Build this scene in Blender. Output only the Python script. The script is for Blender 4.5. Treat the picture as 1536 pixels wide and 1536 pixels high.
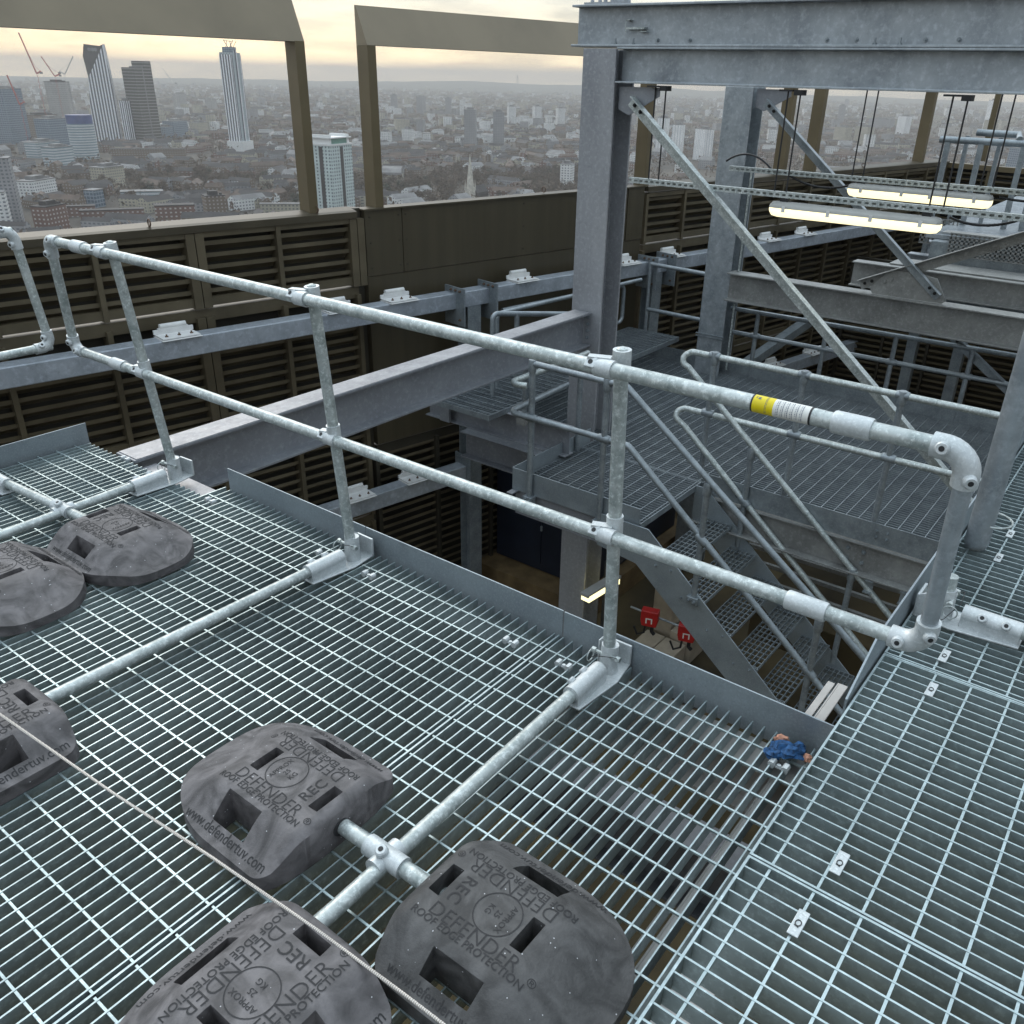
import bpy, bmesh, math, random
from mathutils import Vector, Matrix
R = math.radians
random.seed(7)
for o in list(bpy.data.objects): bpy.data.objects.remove(o)
SC = bpy.context.scene
COL = SC.collection

# ------------------------------------------------------------------ camera
cam = bpy.data.cameras.new('camera'); camo = bpy.data.objects.new('camera', cam); COL.objects.link(camo)
yaw, pit, rol = R(53.68911), R(26.9303), R(-1.545946)
fw = Vector((math.sin(yaw)*math.cos(pit), math.cos(yaw)*math.cos(pit), -math.sin(pit)))
rt = Vector((math.cos(yaw), -math.sin(yaw), 0)); dn = fw.cross(rt)
rt2 = rt*math.cos(rol)+dn*math.sin(rol); dn2 = dn*math.cos(rol)-rt*math.sin(rol)
m = Matrix((( rt2.x, -dn2.x, -fw.x, 0), (rt2.y, -dn2.y, -fw.y, 0), (rt2.z, -dn2.z, -fw.z, 1.82), (0,0,0,1)))
camo.matrix_world = m
cam.sensor_width = 36; cam.lens = 36*1297.8/1536
cam.shift_x = -(798.2-768)/1536; cam.shift_y = (776.15-768)/1536
cam.clip_start = .05; cam.clip_end = 40000
SC.camera = camo
SC.render.resolution_x = SC.render.resolution_y = 1024

# ------------------------------------------------------------------ sky, sun, exposure
W = bpy.data.worlds.new('World'); SC.world = W; W.use_nodes = True
nt = W.node_tree; nt.nodes.clear()
def wn(t, **k):
    n = nt.nodes.new(t)
    for a, b in k.items(): setattr(n, a, b)
    return n
SUN_EL, SUN_AZ = R(34), R(62)          # azimuth counted from +X towards +Y
tc = wn('ShaderNodeTexCoord'); sep = wn('ShaderNodeSeparateXYZ'); nt.links.new(tc.outputs['Generated'], sep.inputs[0])
ramp = wn('ShaderNodeValToRGB'); cr = ramp.color_ramp
cr.elements[0].position = 0.0; cr.elements[0].color = (.98,.84,.62,1)
cr.elements[1].position = 1.0; cr.elements[1].color = (1.40,1.68,1.90,1)
for p, c in ((.012,(.82,.70,.50,1)), (.034,(.53,.47,.395,1)), (.06,(.38,.36,.34,1)), (.12,(.52,.52,.53,1)), (.4,(.92,1.02,1.09,1))):
    e = cr.elements.new(p); e.color = c
nt.links.new(sep.outputs['Z'], ramp.inputs[0])
mp = wn('ShaderNodeMapping'); mp.inputs['Scale'].default_value = (9,9,60); nt.links.new(tc.outputs['Generated'], mp.inputs[0])
nz = wn('ShaderNodeTexNoise'); nz.inputs['Scale'].default_value = 1.0; nz.inputs['Detail'].default_value = 7; nz.inputs['Roughness'].default_value = .58
nt.links.new(mp.outputs[0], nz.inputs['Vector'])
cl = wn('ShaderNodeValToRGB'); cl.color_ramp.elements[0].position = .40; cl.color_ramp.elements[0].color = (.60,.60,.64,1)
cl.color_ramp.elements[1].position = .62; cl.color_ramp.elements[1].color = (1.32,1.27,1.14,1)
nt.links.new(nz.outputs[0], cl.inputs[0])
mul = wn('ShaderNodeMixRGB', blend_type='MULTIPLY'); mul.inputs[0].default_value = 1
nt.links.new(ramp.outputs[0], mul.inputs[1]); nt.links.new(cl.outputs[0], mul.inputs[2])
dot = wn('ShaderNodeVectorMath', operation='DOT_PRODUCT'); dot.inputs[1].default_value = (math.cos(SUN_AZ), math.sin(SUN_AZ), 0); nt.links.new(tc.outputs['Generated'], dot.inputs[0])
azr = wn('ShaderNodeMapRange'); azr.inputs[1].default_value = -.75; azr.inputs[2].default_value = .55; azr.inputs[3].default_value = .58; azr.inputs[4].default_value = 1.0; nt.links.new(dot.outputs['Value'], azr.inputs[0])
mul2 = wn('ShaderNodeMixRGB', blend_type='MULTIPLY'); mul2.inputs[0].default_value = 1; nt.links.new(mul.outputs[0], mul2.inputs[1]); nt.links.new(azr.outputs[0], mul2.inputs[2])
bg = wn('ShaderNodeBackground'); bg.inputs[1].default_value = 1.0; nt.links.new(mul2.outputs[0], bg.inputs[0])
sky = wn('ShaderNodeTexSky'); sky.sky_type = 'NISHITA'; sky.sun_disc = False; sky.sun_elevation = SUN_EL; sky.sun_rotation = R(90)-SUN_AZ
bg2 = wn('ShaderNodeBackground'); bg2.inputs[1].default_value = .05; nt.links.new(sky.outputs[0], bg2.inputs[0])
add = wn('ShaderNodeAddShader'); nt.links.new(bg.outputs[0], add.inputs[0]); nt.links.new(bg2.outputs[0], add.inputs[1])
wo = wn('ShaderNodeOutputWorld'); nt.links.new(add.outputs[0], wo.inputs[0])
sl = bpy.data.lights.new('sun', 'SUN'); sl.energy = .7; sl.angle = R(30); sl.color = (1,.94,.84)
so = bpy.data.objects.new('sun', sl); COL.objects.link(so)
sd = Vector((math.cos(SUN_EL)*math.cos(SUN_AZ), math.cos(SUN_EL)*math.sin(SUN_AZ), math.sin(SUN_EL)))
so.rotation_euler = sd.to_track_quat('Z', 'Y').to_euler()
SC.view_settings.view_transform = 'Standard'; SC.view_settings.look = 'None'
SC.view_settings.exposure = 0.18; SC.view_settings.gamma = 1
SC.cycles.max_bounces = 6; SC.cycles.diffuse_bounces = 3; SC.cycles.glossy_bounces = 3; SC.cycles.volume_bounces = 0
SC.cycles.use_denoising = True; SC.cycles.caustics_reflective = False; SC.cycles.caustics_refractive = False

# ------------------------------------------------------------------ materials
def mat(name):
    x = bpy.data.materials.new(name); x.use_nodes = True
    n = x.node_tree; b = n.nodes['Principled BSDF']; return x, n, b
def mixn(n, a, b, f, mode='MIX'):
    q = n.nodes.new('ShaderNodeMixRGB'); q.blend_type = mode
    for i, v in ((1,a),(2,b)):
        if hasattr(v, 'links') or hasattr(v, 'is_output'): n.links.new(v, q.inputs[i])
        else: q.inputs[i].default_value = (*v, 1)
    if hasattr(f, 'is_output'): n.links.new(f, q.inputs[0])
    else: q.inputs[0].default_value = f
    return q.outputs[0]
def noise(n, scale, detail=4, rough=.55, coord='Object', stretch=None, off=True):
    t = n.nodes.new('ShaderNodeTexCoord'); v = t.outputs[coord]
    if stretch:
        mm = n.nodes.new('ShaderNodeMapping'); mm.inputs['Scale'].default_value = stretch; n.links.new(v, mm.inputs[0]); v = mm.outputs[0]
    q = n.nodes.new('ShaderNodeTexNoise'); q.inputs['Scale'].default_value = scale; q.inputs['Detail'].default_value = detail; q.inputs['Roughness'].default_value = rough
    n.links.new(v, q.inputs['Vector']); return q.outputs[0]
def rampf(n, v, lo, hi):
    q = n.nodes.new('ShaderNodeMapRange'); q.inputs[1].default_value = lo; q.inputs[2].default_value = hi; n.links.new(v, q.inputs[0]); return q.outputs[0]
def bump(n, b, v, s, d=.002):
    q = n.nodes.new('ShaderNodeBump'); q.inputs['Strength'].default_value = s; q.inputs['Distance'].default_value = d
    n.links.new(v, q.inputs['Height']); n.links.new(q.outputs[0], b.inputs['Normal'])
def plain(name, c, rough=.6, metal=0, var=.25, scale=8, bmp=.15, bs=60):
    x, n, b = mat(name)
    lo = tuple(v*(1-var) for v in c); hi = tuple(min(1, v*(1+var)) for v in c)
    n.links.new(mixn(n, lo, hi, rampf(n, noise(n, scale, 6), .35, .65)), b.inputs['Base Color'])
    b.inputs['Roughness'].default_value = rough; b.inputs['Metallic'].default_value = metal
    if bmp: bump(n, b, noise(n, bs, 4), bmp)
    return x
def galv(name, c, dark, scale=9, fleck=70, metal=.55, rough=.42, streak=None, bmp=.12, spk=.35):
    """hot dip galvanised steel: cloudy zinc, fine grain, a few pale and dark runs"""
    x, n, b = mat(name)
    big = rampf(n, noise(n, scale, 8, .66, stretch=streak), .33, .67)
    col = mixn(n, dark, c, big)
    col = mixn(n, col, tuple(min(1, v*1.35) for v in c), rampf(n, noise(n, fleck, 6, .72), .50, .50+spk))
    col = mixn(n, col, tuple(v*.50 for v in dark), rampf(n, noise(n, fleck*.55+3.3, 7, .75), .56, .56+spk*1.2))
    col = mixn(n, col, tuple(v*.55 for v in dark), rampf(n, noise(n, scale*.45+1.7, 7, .7), .60, .95))
    n.links.new(col, b.inputs['Base Color'])
    b.inputs['Metallic'].default_value = metal
    q = n.nodes.new('ShaderNodeMapRange'); q.inputs[3].default_value = rough-.16; q.inputs[4].default_value = rough+.16
    n.links.new(noise(n, scale*3, 5), q.inputs[0]); n.links.new(q.outputs[0], b.inputs['Roughness'])
    bump(n, b, noise(n, fleck, 5), bmp, .0012)
    return x
M = {}
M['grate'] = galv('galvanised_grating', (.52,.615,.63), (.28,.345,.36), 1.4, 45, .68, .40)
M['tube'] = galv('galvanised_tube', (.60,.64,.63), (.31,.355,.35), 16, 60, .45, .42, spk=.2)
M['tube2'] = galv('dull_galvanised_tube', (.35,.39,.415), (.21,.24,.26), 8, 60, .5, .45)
M['fit'] = galv('cast_fitting', (.66,.69,.70), (.50,.54,.55), 14, 120, .35, .46, bmp=.5)
M['toe'] = galv('toe_plate_steel', (.37,.42,.45), (.27,.31,.34), 4, 130, .5, .45)
M['beam'] = galv('weathered_steel', (.31,.325,.35), (.215,.225,.25), 2.2, 26, .35, .5)
M['beamtop'] = galv('bright_zinc_steel', (.46,.50,.53), (.27,.30,.33), 2.6, 22, .45, .42)
M['flangetop'] = galv('paler_flange_steel', (.36,.365,.385), (.22,.225,.245), 5, 26, .4, .45)
M['uc'] = galv('column_steel', (.42,.43,.45), (.28,.29,.315), 1.6, 30, .35, .5, streak=(1,1,.25))
M['uc2'] = galv('mottled_zinc_column', (.46,.50,.53), (.28,.315,.345), 8, 22, .5, .42)
M['rail'] = galv('blue_grey_zinc', (.50,.545,.60), (.33,.365,.41), 5, 22, .4, .45)
M['shade'] = galv('shaded_steel', (.12,.125,.135), (.075,.078,.085), 3, 30, .3, .55)  # steel colour darkened to stand in for the shade below the deck
M['dirty'] = galv('dirty_steel', (.34,.345,.335), (.19,.192,.187), 3, 30, .3, .55)
M['lframe'] = plain('louvre_frame_paint', (.112,.092,.058), .5, .2, .22, 3, .05)
M['cap'] = plain('capping_paint', (.075,.062,.040), .5, .2, .2, 2, .05)
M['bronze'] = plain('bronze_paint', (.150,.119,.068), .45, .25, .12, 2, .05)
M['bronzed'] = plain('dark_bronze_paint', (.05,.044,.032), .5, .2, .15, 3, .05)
M['blade'] = plain('louvre_blade_paint', (.135,.112,.072), .5, .2, .25, 2.5, .05)
M['back'] = plain('dark_gap_sheet', (.034,.029,.020), .8, 0, .2, 3, 0)
M['white'] = plain('white_bracket_paint', (.74,.74,.73), .5, 0, .08, 9, .1)
M['black'] = plain('black_plastic', (.018,.018,.02), .5, 0, .2, 9, 0)
M['navy'] = plain('shaded_navy_paint', (.016,.021,.036), .45, .1, .2, 2, .05)  # navy taken darker so its colour holds the pit's shade
M['floor'] = plain('shaded_stained_concrete', (.072,.052,.022), .85, 0, .6, .8, .4, 25)  # blotchy concrete, its colour lowered to carry the shade of the deep pit
M['red'] = plain('red_enamel', (.45,.02,.018), .4, 0, .1, 8, 0)
M['box'] = plain('pale_block', (.42,.36,.28), .8, 0, .12, 6, .3)
M['wood'] = plain('raw_timber', (.15,.10,.045), .75, 0, .3, 5, .2)
M['plate'] = plain('pale_flange_paint', (.50,.475,.45), .6, 0, .14, 5, .1)
M['rust'] = plain('rusty_bolt', (.16,.11,.08), .7, .2, .3, 60, .3)
M['cable'] = plain('grey_cable', (.05,.05,.05), .5, 0, .2, 9, 0)
M['blue'] = plain('blue_cloth', (.018,.075,.19), .85, 0, .7, 60, .6)
M['peach'] = plain('peach_cloth', (.50,.25,.17), .8, 0, .3, 60, .6)
M['yellow'] = plain('yellow_label', (.80,.64,.01), .35, 0, .04, 9, 0)
M['paper'] = plain('white_label', (.78,.78,.74), .4, 0, .04, 9, 0)
M['tubel'] = None
def rubber(name, c):
    x, n, b = mat(name)
    v = noise(n, 7, 8, .62); d = n.nodes.new('ShaderNodeTexNoise'); d.inputs['Scale'].default_value = 8; d.inputs['Detail'].default_value = 8; d.inputs['Distortion'].default_value = 2.2
    t = n.nodes.new('ShaderNodeTexCoord'); oi = n.nodes.new('ShaderNodeObjectInfo'); va = n.nodes.new('ShaderNodeVectorMath')
    va.operation = 'ADD'; n.links.new(t.outputs['Object'], va.inputs[0])
    cm = n.nodes.new('ShaderNodeCombineXYZ'); n.links.new(oi.outputs['Random'], cm.inputs[2])
    vs = n.nodes.new('ShaderNodeVectorMath'); vs.operation = 'SCALE'; vs.inputs['Scale'].default_value = 30; n.links.new(cm.outputs[0], vs.inputs[0]); n.links.new(vs.outputs[0], va.inputs[1])
    n.links.new(va.outputs[0], d.inputs['Vector'])
    col = mixn(n, tuple(q*.60 for q in c), tuple(q*1.6 for q in c), rampf(n, d.outputs[0], .34, .68))
    col = mixn(n, col, tuple(q*.6 for q in c), rampf(n, noise(n, 26, 6), .55, .85))
    w = n.nodes.new('ShaderNodeTexVoronoi'); w.inputs['Scale'].default_value = 70; n.links.new(va.outputs[0], w.inputs['Vector'])
    s = n.nodes.new('ShaderNodeMath'); s.operation = 'LESS_THAN'; s.inputs[1].default_value = .11; n.links.new(w.outputs['Distance'], s.inputs[0])
    sc = n.nodes.new('ShaderNodeSeparateColor'); n.links.new(w.outputs['Color'], sc.inputs[0])
    g = n.nodes.new('ShaderNodeMath'); g.operation = 'GREATER_THAN'; g.inputs[1].default_value = .86; n.links.new(sc.outputs[0], g.inputs[0])
    mm = n.nodes.new('ShaderNodeMath'); mm.operation = 'MULTIPLY'; n.links.new(s.outputs[0], mm.inputs[0]); n.links.new(g.outputs[0], mm.inputs[1])
    col = mixn(n, col, (.55,.55,.57), mm.outputs[0])
    n.links.new(col, b.inputs['Base Color']); b.inputs['Roughness'].default_value = .62
    bump(n, b, noise(n, 45, 8, .7), .55, .006)
    return x
M['rubber'] = rubber('recycled_rubber', (.118,.109,.111))
M['rubber2'] = rubber('dark_recycled_rubber', (.070,.068,.068))
M['sunk_shade'] = plain('engraving_shade', (.030,.029,.031), .75, 0, .2, 40, 0)  # flat letters: the shade of engraving is put into their colour
def emit(name, c, s):
    x, n, b = mat(name); b.inputs['Base Color'].default_value = (.8,.75,.6,1)
    b.inputs['Emission Color'].default_value = (*c,1); b.inputs['Emission Strength'].default_value = s; return x
M['lamp'] = emit('lit_diffuser', (1,.88,.52), 1.3)
M['lamp2'] = emit('lit_tube', (1,.90,.45), 1.6)
def ropemat():
    x, n, b = mat('wire_rope'); w = n.nodes.new('ShaderNodeTexWave'); w.inputs['Scale'].default_value = 60; w.bands_direction = 'Y'
    t = n.nodes.new('ShaderNodeTexCoord'); n.links.new(t.outputs['Object'], w.inputs['Vector'])
    n.links.new(mixn(n, (.36,.31,.27), (.74,.70,.65), w.outputs['Fac']), b.inputs['Base Color']); b.inputs['Roughness'].default_value = .5; b.inputs['Metallic'].default_value = .2
    return x
M['rope'] = ropemat()
def facade(name, wall, glass, fz=3.2, fu=3.4, dz=.55, du=.6, var=.25):
    """storeys and window bays as a paint and glass pattern on a far building"""
    x, n, b = mat(name)
    t = n.nodes.new('ShaderNodeTexCoord'); s = n.nodes.new('ShaderNodeSeparateXYZ'); n.links.new(t.outputs['Object'], s.inputs[0])
    def mth(op, a, bb):
        q = n.nodes.new('ShaderNodeMath'); q.operation = op
        for i, v in enumerate((a, bb)):
            if hasattr(v, 'is_output'): n.links.new(v, q.inputs[i])
            else: q.inputs[i].default_value = v
        return q.outputs[0]
    g0 = n.nodes.new('ShaderNodeNewGeometry'); vt = n.nodes.new('ShaderNodeVectorTransform'); vt.vector_type = 'NORMAL'; vt.convert_from = 'WORLD'; vt.convert_to = 'OBJECT'
    n.links.new(g0.outputs['True Normal'], vt.inputs[0]); sv = n.nodes.new('ShaderNodeSeparateXYZ'); n.links.new(vt.outputs[0], sv.inputs[0])
    fx = mth('GREATER_THAN', mth('ABSOLUTE', sv.outputs[0], 0.0), .6)
    u = mth('ADD', mth('MULTIPLY', s.outputs[1], fx), mth('MULTIPLY', s.outputs[0], mth('SUBTRACT', 1.0, fx)))
    def band(v, f, d):
        fr = mth('FRACT', mth('DIVIDE', mth('ADD', v, 1000.0), f), 0.0); return mth('LESS_THAN', fr, d)
    mk = band(s.outputs[2], fz, dz)
    if fu: mk = mth('MULTIPLY', mk, band(u, fu, du))
    if fz > 900: mk = band(u, fu, du)
    ge = n.nodes.new('ShaderNodeNewGeometry'); sn = n.nodes.new('ShaderNodeSeparateXYZ'); n.links.new(ge.outputs['Normal'], sn.inputs[0])
    mk = mth('MULTIPLY', mk, mth('LESS_THAN', sn.outputs[2], .5))
    w2 = mixn(n, tuple(v*(1-var) for v in wall), wall, rampf(n, noise(n, .06, 5), .3, .7))
    n.links.new(mixn(n, w2, glass, mk), b.inputs['Base Color']); b.inputs['Roughness'].default_value = .6
    return x

# ------------------------------------------------------------------ mesh helpers
class MB:
    def __init__(s): s.v = []; s.f = []; s.s = []
    def add(s, vs, fs, smooth=False):
        k = len(s.v); s.v += [tuple(v) for v in vs]
        for f in fs: s.f.append(tuple(i+k for i in f)); s.s.append(smooth)
    def box(s, x0, x1, y0, y1, z0, z1):
        s.add([(x0,y0,z0),(x1,y0,z0),(x1,y1,z0),(x0,y1,z0),(x0,y0,z1),(x1,y0,z1),(x1,y1,z1),(x0,y1,z1)],
              [(0,3,2,1),(4,5,6,7),(0,1,5,4),(1,2,6,5),(2,3,7,6),(3,0,4,7)]); return s
    def prism(s, poly, o, u, v, w, d):
        """closed polygon poly in axes u,v at o, extruded d along w"""
        o, u, v, w = Vector(o), Vector(u), Vector(v), Vector(w); n = len(poly)
        a = [o+u*p+v*q for p, q in poly]; b = [p+w*d for p in a]
        s.add(a+b, [tuple(range(n))[::-1], tuple(range(n, 2*n))]+[(i,(i+1)%n,n+(i+1)%n,n+i) for i in range(n)]); return s
    def beam(s, p, q, w, h, up=(0,0,1)):
        p, q = Vector(p), Vector(q); d = (q-p); L = d.length; d.normalize(); r = d.cross(Vector(up)).normalized(); t = r.cross(d)
        return s.prism([(-w/2,-h/2),(w/2,-h/2),(w/2,h/2),(-w/2,h/2)], p, r, t, d, L)
    def cyl(s, p, q, r, r2=None, n=14, cap=True, smooth=True):
        p, q = Vector(p), Vector(q); d = (q-p).normalized(); a = d.orthogonal().normalized(); b = d.cross(a); r2 = r if r2 is None else r2
        vs = []
        for c, rr in ((p,r),(q,r2)):
            for i in range(n):
                t = 2*math.pi*i/n; vs.append(c+a*(rr*math.cos(t))+b*(rr*math.sin(t)))
        s.add(vs, [(i,(i+1)%n,n+(i+1)%n,n+i) for i in range(n)], smooth)
        if cap: s.add(vs, [tuple(range(n))[::-1], tuple(range(n,2*n))])
        return s
    def tube(s, pts, r, n=14, closed=False):
        pts = [Vector(p) for p in pts]; N = len(pts); vs = []; a = None
        for i, p in enumerate(pts):
            t = (pts[min(i+1,N-1)]-pts[max(i-1,0)])
            if closed: t = pts[(i+1)%N]-pts[i-1]
            t.normalize()
            a = t.orthogonal().normalized() if a is None else (a-t*a.dot(t)).normalized()
            b = t.cross(a); rr = r[i] if isinstance(r, (list,tuple)) else r
            for k in range(n):
                w = 2*math.pi*k/n; vs.append(p+a*(rr*math.cos(w))+b*(rr*math.sin(w)))
        fs = [(i*n+k, i*n+(k+1)%n, ((i+1)%N)*n+(k+1)%n, ((i+1)%N)*n+k) for i in range(N if closed else N-1) for k in range(n)]
        s.add(vs, fs, True)
        if not closed: s.add(vs[:n]+vs[-n:], [tuple(range(n))[::-1], tuple(range(n,2*n))])
        return s
    def sphere(s, c, r, n=10, sq=(1,1,1)):
        c = Vector(c); vs = []; m2 = n//2
        for i in range(m2+1):
            t = math.pi*i/m2
            for k in range(n):
                w = 2*math.pi*k/n; vs.append(c+Vector((r*sq[0]*math.sin(t)*math.cos(w), r*sq[1]*math.sin(t)*math.sin(w), r*sq[2]*math.cos(t))))
        s.add(vs, [(i*n+k, (i+1)*n+k, (i+1)*n+(k+1)%n, i*n+(k+1)%n) for i in range(m2) for k in range(n)], True); return s
    def build(s, name, m, parent=None, sharp=40, bevel=0):
        us = sorted({i for f in s.f for i in f})
        if len(us) < len(s.v):
            ix = {a: b for b, a in enumerate(us)}; s.v = [s.v[a] for a in us]; s.f = [tuple(ix[i] for i in f) for f in s.f]
        me = bpy.data.meshes.new(name); me.from_pydata(s.v, [], s.f); me.materials.append(m if not isinstance(m, str) else M[m])
        me.polygons.foreach_set('use_smooth', s.s); me.update()
        if any(s.s):
            try: me.set_sharp_from_angle(angle=R(sharp))
            except Exception: pass
        o = bpy.data.objects.new(name, me); COL.objects.link(o)
        if parent: o.parent = parent
        if bevel:
            b = o.modifiers.new('bevel', 'BEVEL'); b.width = bevel; b.segments = 2; b.limit_method = 'ANGLE'; b.angle_limit = R(35)
        return o
def arc(p0, c, p1, rad, n=6):
    """points of a rounded corner p0-c-p1"""
    p0, c, p1 = Vector(p0), Vector(c), Vector(p1); a = (p0-c).normalized(); b = (p1-c).normalized()
    h = math.acos(max(-1,min(1,a.dot(b))))/2; t = rad/math.tan(h); bis = (a+b).normalized(); o = c+bis*(rad/math.sin(h))
    s0, s1 = c+a*t-o, c+b*t-o; out = []
    for i in range(n+1):
        k = i/n; w = s0.lerp(s1, k).normalized()*rad; out.append(o+w)
    return out
def tag(o, label=None, cat=None, group=None, kind=None):
    if label: o['label'] = label
    if cat: o['category'] = cat
    if group: o['group'] = group
    if kind: o['kind'] = kind
    return o
def thing(name, label, cat, loc=(0,0,0), rz=0, group=None):
    o = bpy.data.objects.new(name, None); COL.objects.link(o); o.location = loc; o.rotation_euler = (0,0,rz); o.empty_display_size = .1
    return tag(o, label, cat, group)
KIDS = {}
def kids(o): return [c for c in bpy.data.objects if c.parent == o]
def copy_thing(o, loc, rz, label, group=None):
    c = o.copy(); COL.objects.link(c); c.location = loc; c.rotation_euler = (0,0,rz); tag(c, label, None, group)
    for ch in kids(o):
        d = ch.copy(); COL.objects.link(d); d.parent = c
        for g in kids(ch):
            e = g.copy(); COL.objects.link(e); e.parent = d
    return c
def ipoly(b, h, tf, tw):
    return [(-b/2,-h/2),(b/2,-h/2),(b/2,-h/2+tf),(tw/2,-h/2+tf),(tw/2,h/2-tf),(b/2,h/2-tf),(b/2,h/2),(-b/2,h/2),(-b/2,h/2-tf),(-tw/2,h/2-tf),(-tw/2,-h/2+tf),(-b/2,-h/2+tf)]
def ibeam(p, q, b, h, tf=.014, tw=.010, up=(0,0,1), mb=None):
    p, q = Vector(p), Vector(q); d = (q-p); L = d.length; d.normalize(); r = d.cross(Vector(up)).normalized(); t = r.cross(d)
    return (mb or MB()).prism(ipoly(b,h,tf,tw), p, r, t, d, L)
def bolt(mb, p, n, r=.012, h=.012):
    p, n = Vector(p), Vector(n); mb.cyl(p, p+n*h, r, n=6, smooth=False); mb.cyl(p+n*h, p+n*(h+.012), r*.5, n=8)
WA = R(-10.92417)
def wl(s, c, z): # wall coordinates -> deck coordinates
    return Vector((s*math.cos(WA)-c*math.sin(WA), s*math.sin(WA)+c*math.cos(WA), z))
exec_parts = []

# ================================================================== plant room floor and walls (setting)
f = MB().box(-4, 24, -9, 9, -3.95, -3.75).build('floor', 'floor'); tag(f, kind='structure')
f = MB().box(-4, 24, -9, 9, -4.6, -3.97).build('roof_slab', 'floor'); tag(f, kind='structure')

# ------------------------------------------------------------------ gratings
def grating(name, label, x0, x1, y0, y1, z, along, pitch, b0, rpitch, r0, depth=.05, bt=.0045, rt=.006, band=True, m='grate', endband=False):
    """load bars run along the given axis; twisted cross rods the other way; top at z"""
    g = thing(name, label, 'grating'); mb = MB(); rr = random.Random(len(label))
    lo, hi = (y0,y1) if along == 'X' else (x0,x1)
    k = math.ceil((lo-b0)/pitch); p = b0+k*pitch
    while p <= hi:
        j = rr.uniform(-.0012,.0012); w = bt*rr.uniform(.9,1.12)
        if along == 'X': mb.box(x0, x1, p+j-w/2, p+j+w/2, z-depth, z-abs(j)*.5)
        else: mb.box(p+j-w/2, p+j+w/2, y0, y1, z-depth, z-abs(j)*.5)
        p += pitch
    mb.build('bearing_bars', m, g); mb = MB()
    lo, hi = (x0,x1) if along == 'X' else (y0,y1)
    k = math.ceil((lo-r0)/rpitch); p = r0+k*rpitch
    while p <= hi:
        j = rr.uniform(-.002,.002)
        if along == 'X': mb.box(p+j-rt/2, p+j+rt/2, y0-.006, y1+.006, z-.0085, z-.0015)
        else: mb.box(x0-.006, x1+.006, p+j-rt/2, p+j+rt/2, z-.0085, z-.0015)
        p += rpitch
    mb.build('cross_rods', m, g); mb = MB()
    if band:
        t = .006
        if along == 'X':
            mb.box(x0, x1, y0-t, y0, z-depth, z+.001); mb.box(x0, x1, y1, y1+t, z-depth, z+.001)
            if endband: mb.box(x0-t, x0, y0-t, y1+t, z-depth, z+.001); mb.box(x1, x1+t, y0-t, y1+t, z-depth, z+.001)
        else:
            mb.box(x0-t, x0, y0, y1, z-depth, z+.001); mb.box(x1, x1+t, y0, y1, z-depth, z+.001)
            if endband: mb.box(x0-t, x1+t, y0-t, y0, z-depth, z+.001); mb.box(x0-t, x1+t, y1, y1+t, z-depth, z+.001)
        for i in range(0, len(mb.v), 8):
            q = MB(); q.add(mb.v[i:i+8], [(0,3,2,1),(4,5,6,7),(0,1,5,4),(1,2,6,5),(2,3,7,6),(3,0,4,7)]); q.build('edge_banding', m, g)
    return g
LB, LP, LR, LRP = 1.122, .0412, 2.094, .0985
grating('deck_grating', 'lower left deck grating from the seam to the louvred wall, under the round weights', -.7, 2.19, 1.475, 3.47, 0, 'X', LP, LB, LRP, LR)
grating('deck_grating', 'far corner deck grating ending at the short upright kick plate by the louvres', -.7, 2.07, 3.487, 4.53, 0, 'X', LP, LB, LRP, LR, band=False)
grating('deck_grating', 'near left deck grating beside the right walkway, floor seen through it', -.7, 2.19, .475, 1.458, 0, 'X', LP, LB, LRP, LR, band=False)
RB, RP, RR, RRP = 1.802, .0405, .2654, .1005
ZR = .27
grating('walkway_grating', 'right walkway grating at the bottom corner with one saddle clip', .2, 1.424, -2.0, .414, ZR, 'Y', RP, RB, RRP, RR, endband=True)
grating('walkway_grating', 'middle walkway grating between the two stepped seams', 1.440, 2.411, -2.0, .414, ZR, 'Y', RP, RB, RRP, RR, endband=True)
grating('walkway_grating', 'far walkway grating running past the guardrail elbow and pipe post', 2.427, 6.0, -2.0, .414, ZR, 'Y', RP, RB, RRP, RR+.012, endband=True)
ZL = -1.18
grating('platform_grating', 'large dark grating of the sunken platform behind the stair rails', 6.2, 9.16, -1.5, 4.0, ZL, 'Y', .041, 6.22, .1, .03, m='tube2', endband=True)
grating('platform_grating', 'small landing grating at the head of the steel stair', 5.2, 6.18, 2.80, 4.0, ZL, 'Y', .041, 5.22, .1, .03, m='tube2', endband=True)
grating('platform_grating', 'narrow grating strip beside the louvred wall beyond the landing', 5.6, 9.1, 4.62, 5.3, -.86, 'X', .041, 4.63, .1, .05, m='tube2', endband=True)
grating('platform_grating', 'grating bay behind the main column next to the kick plates', 6.5, 9.16, 4.02, 5.1, ZL, 'Y', .041, 6.22, .1, .03, m='tube2')

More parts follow.
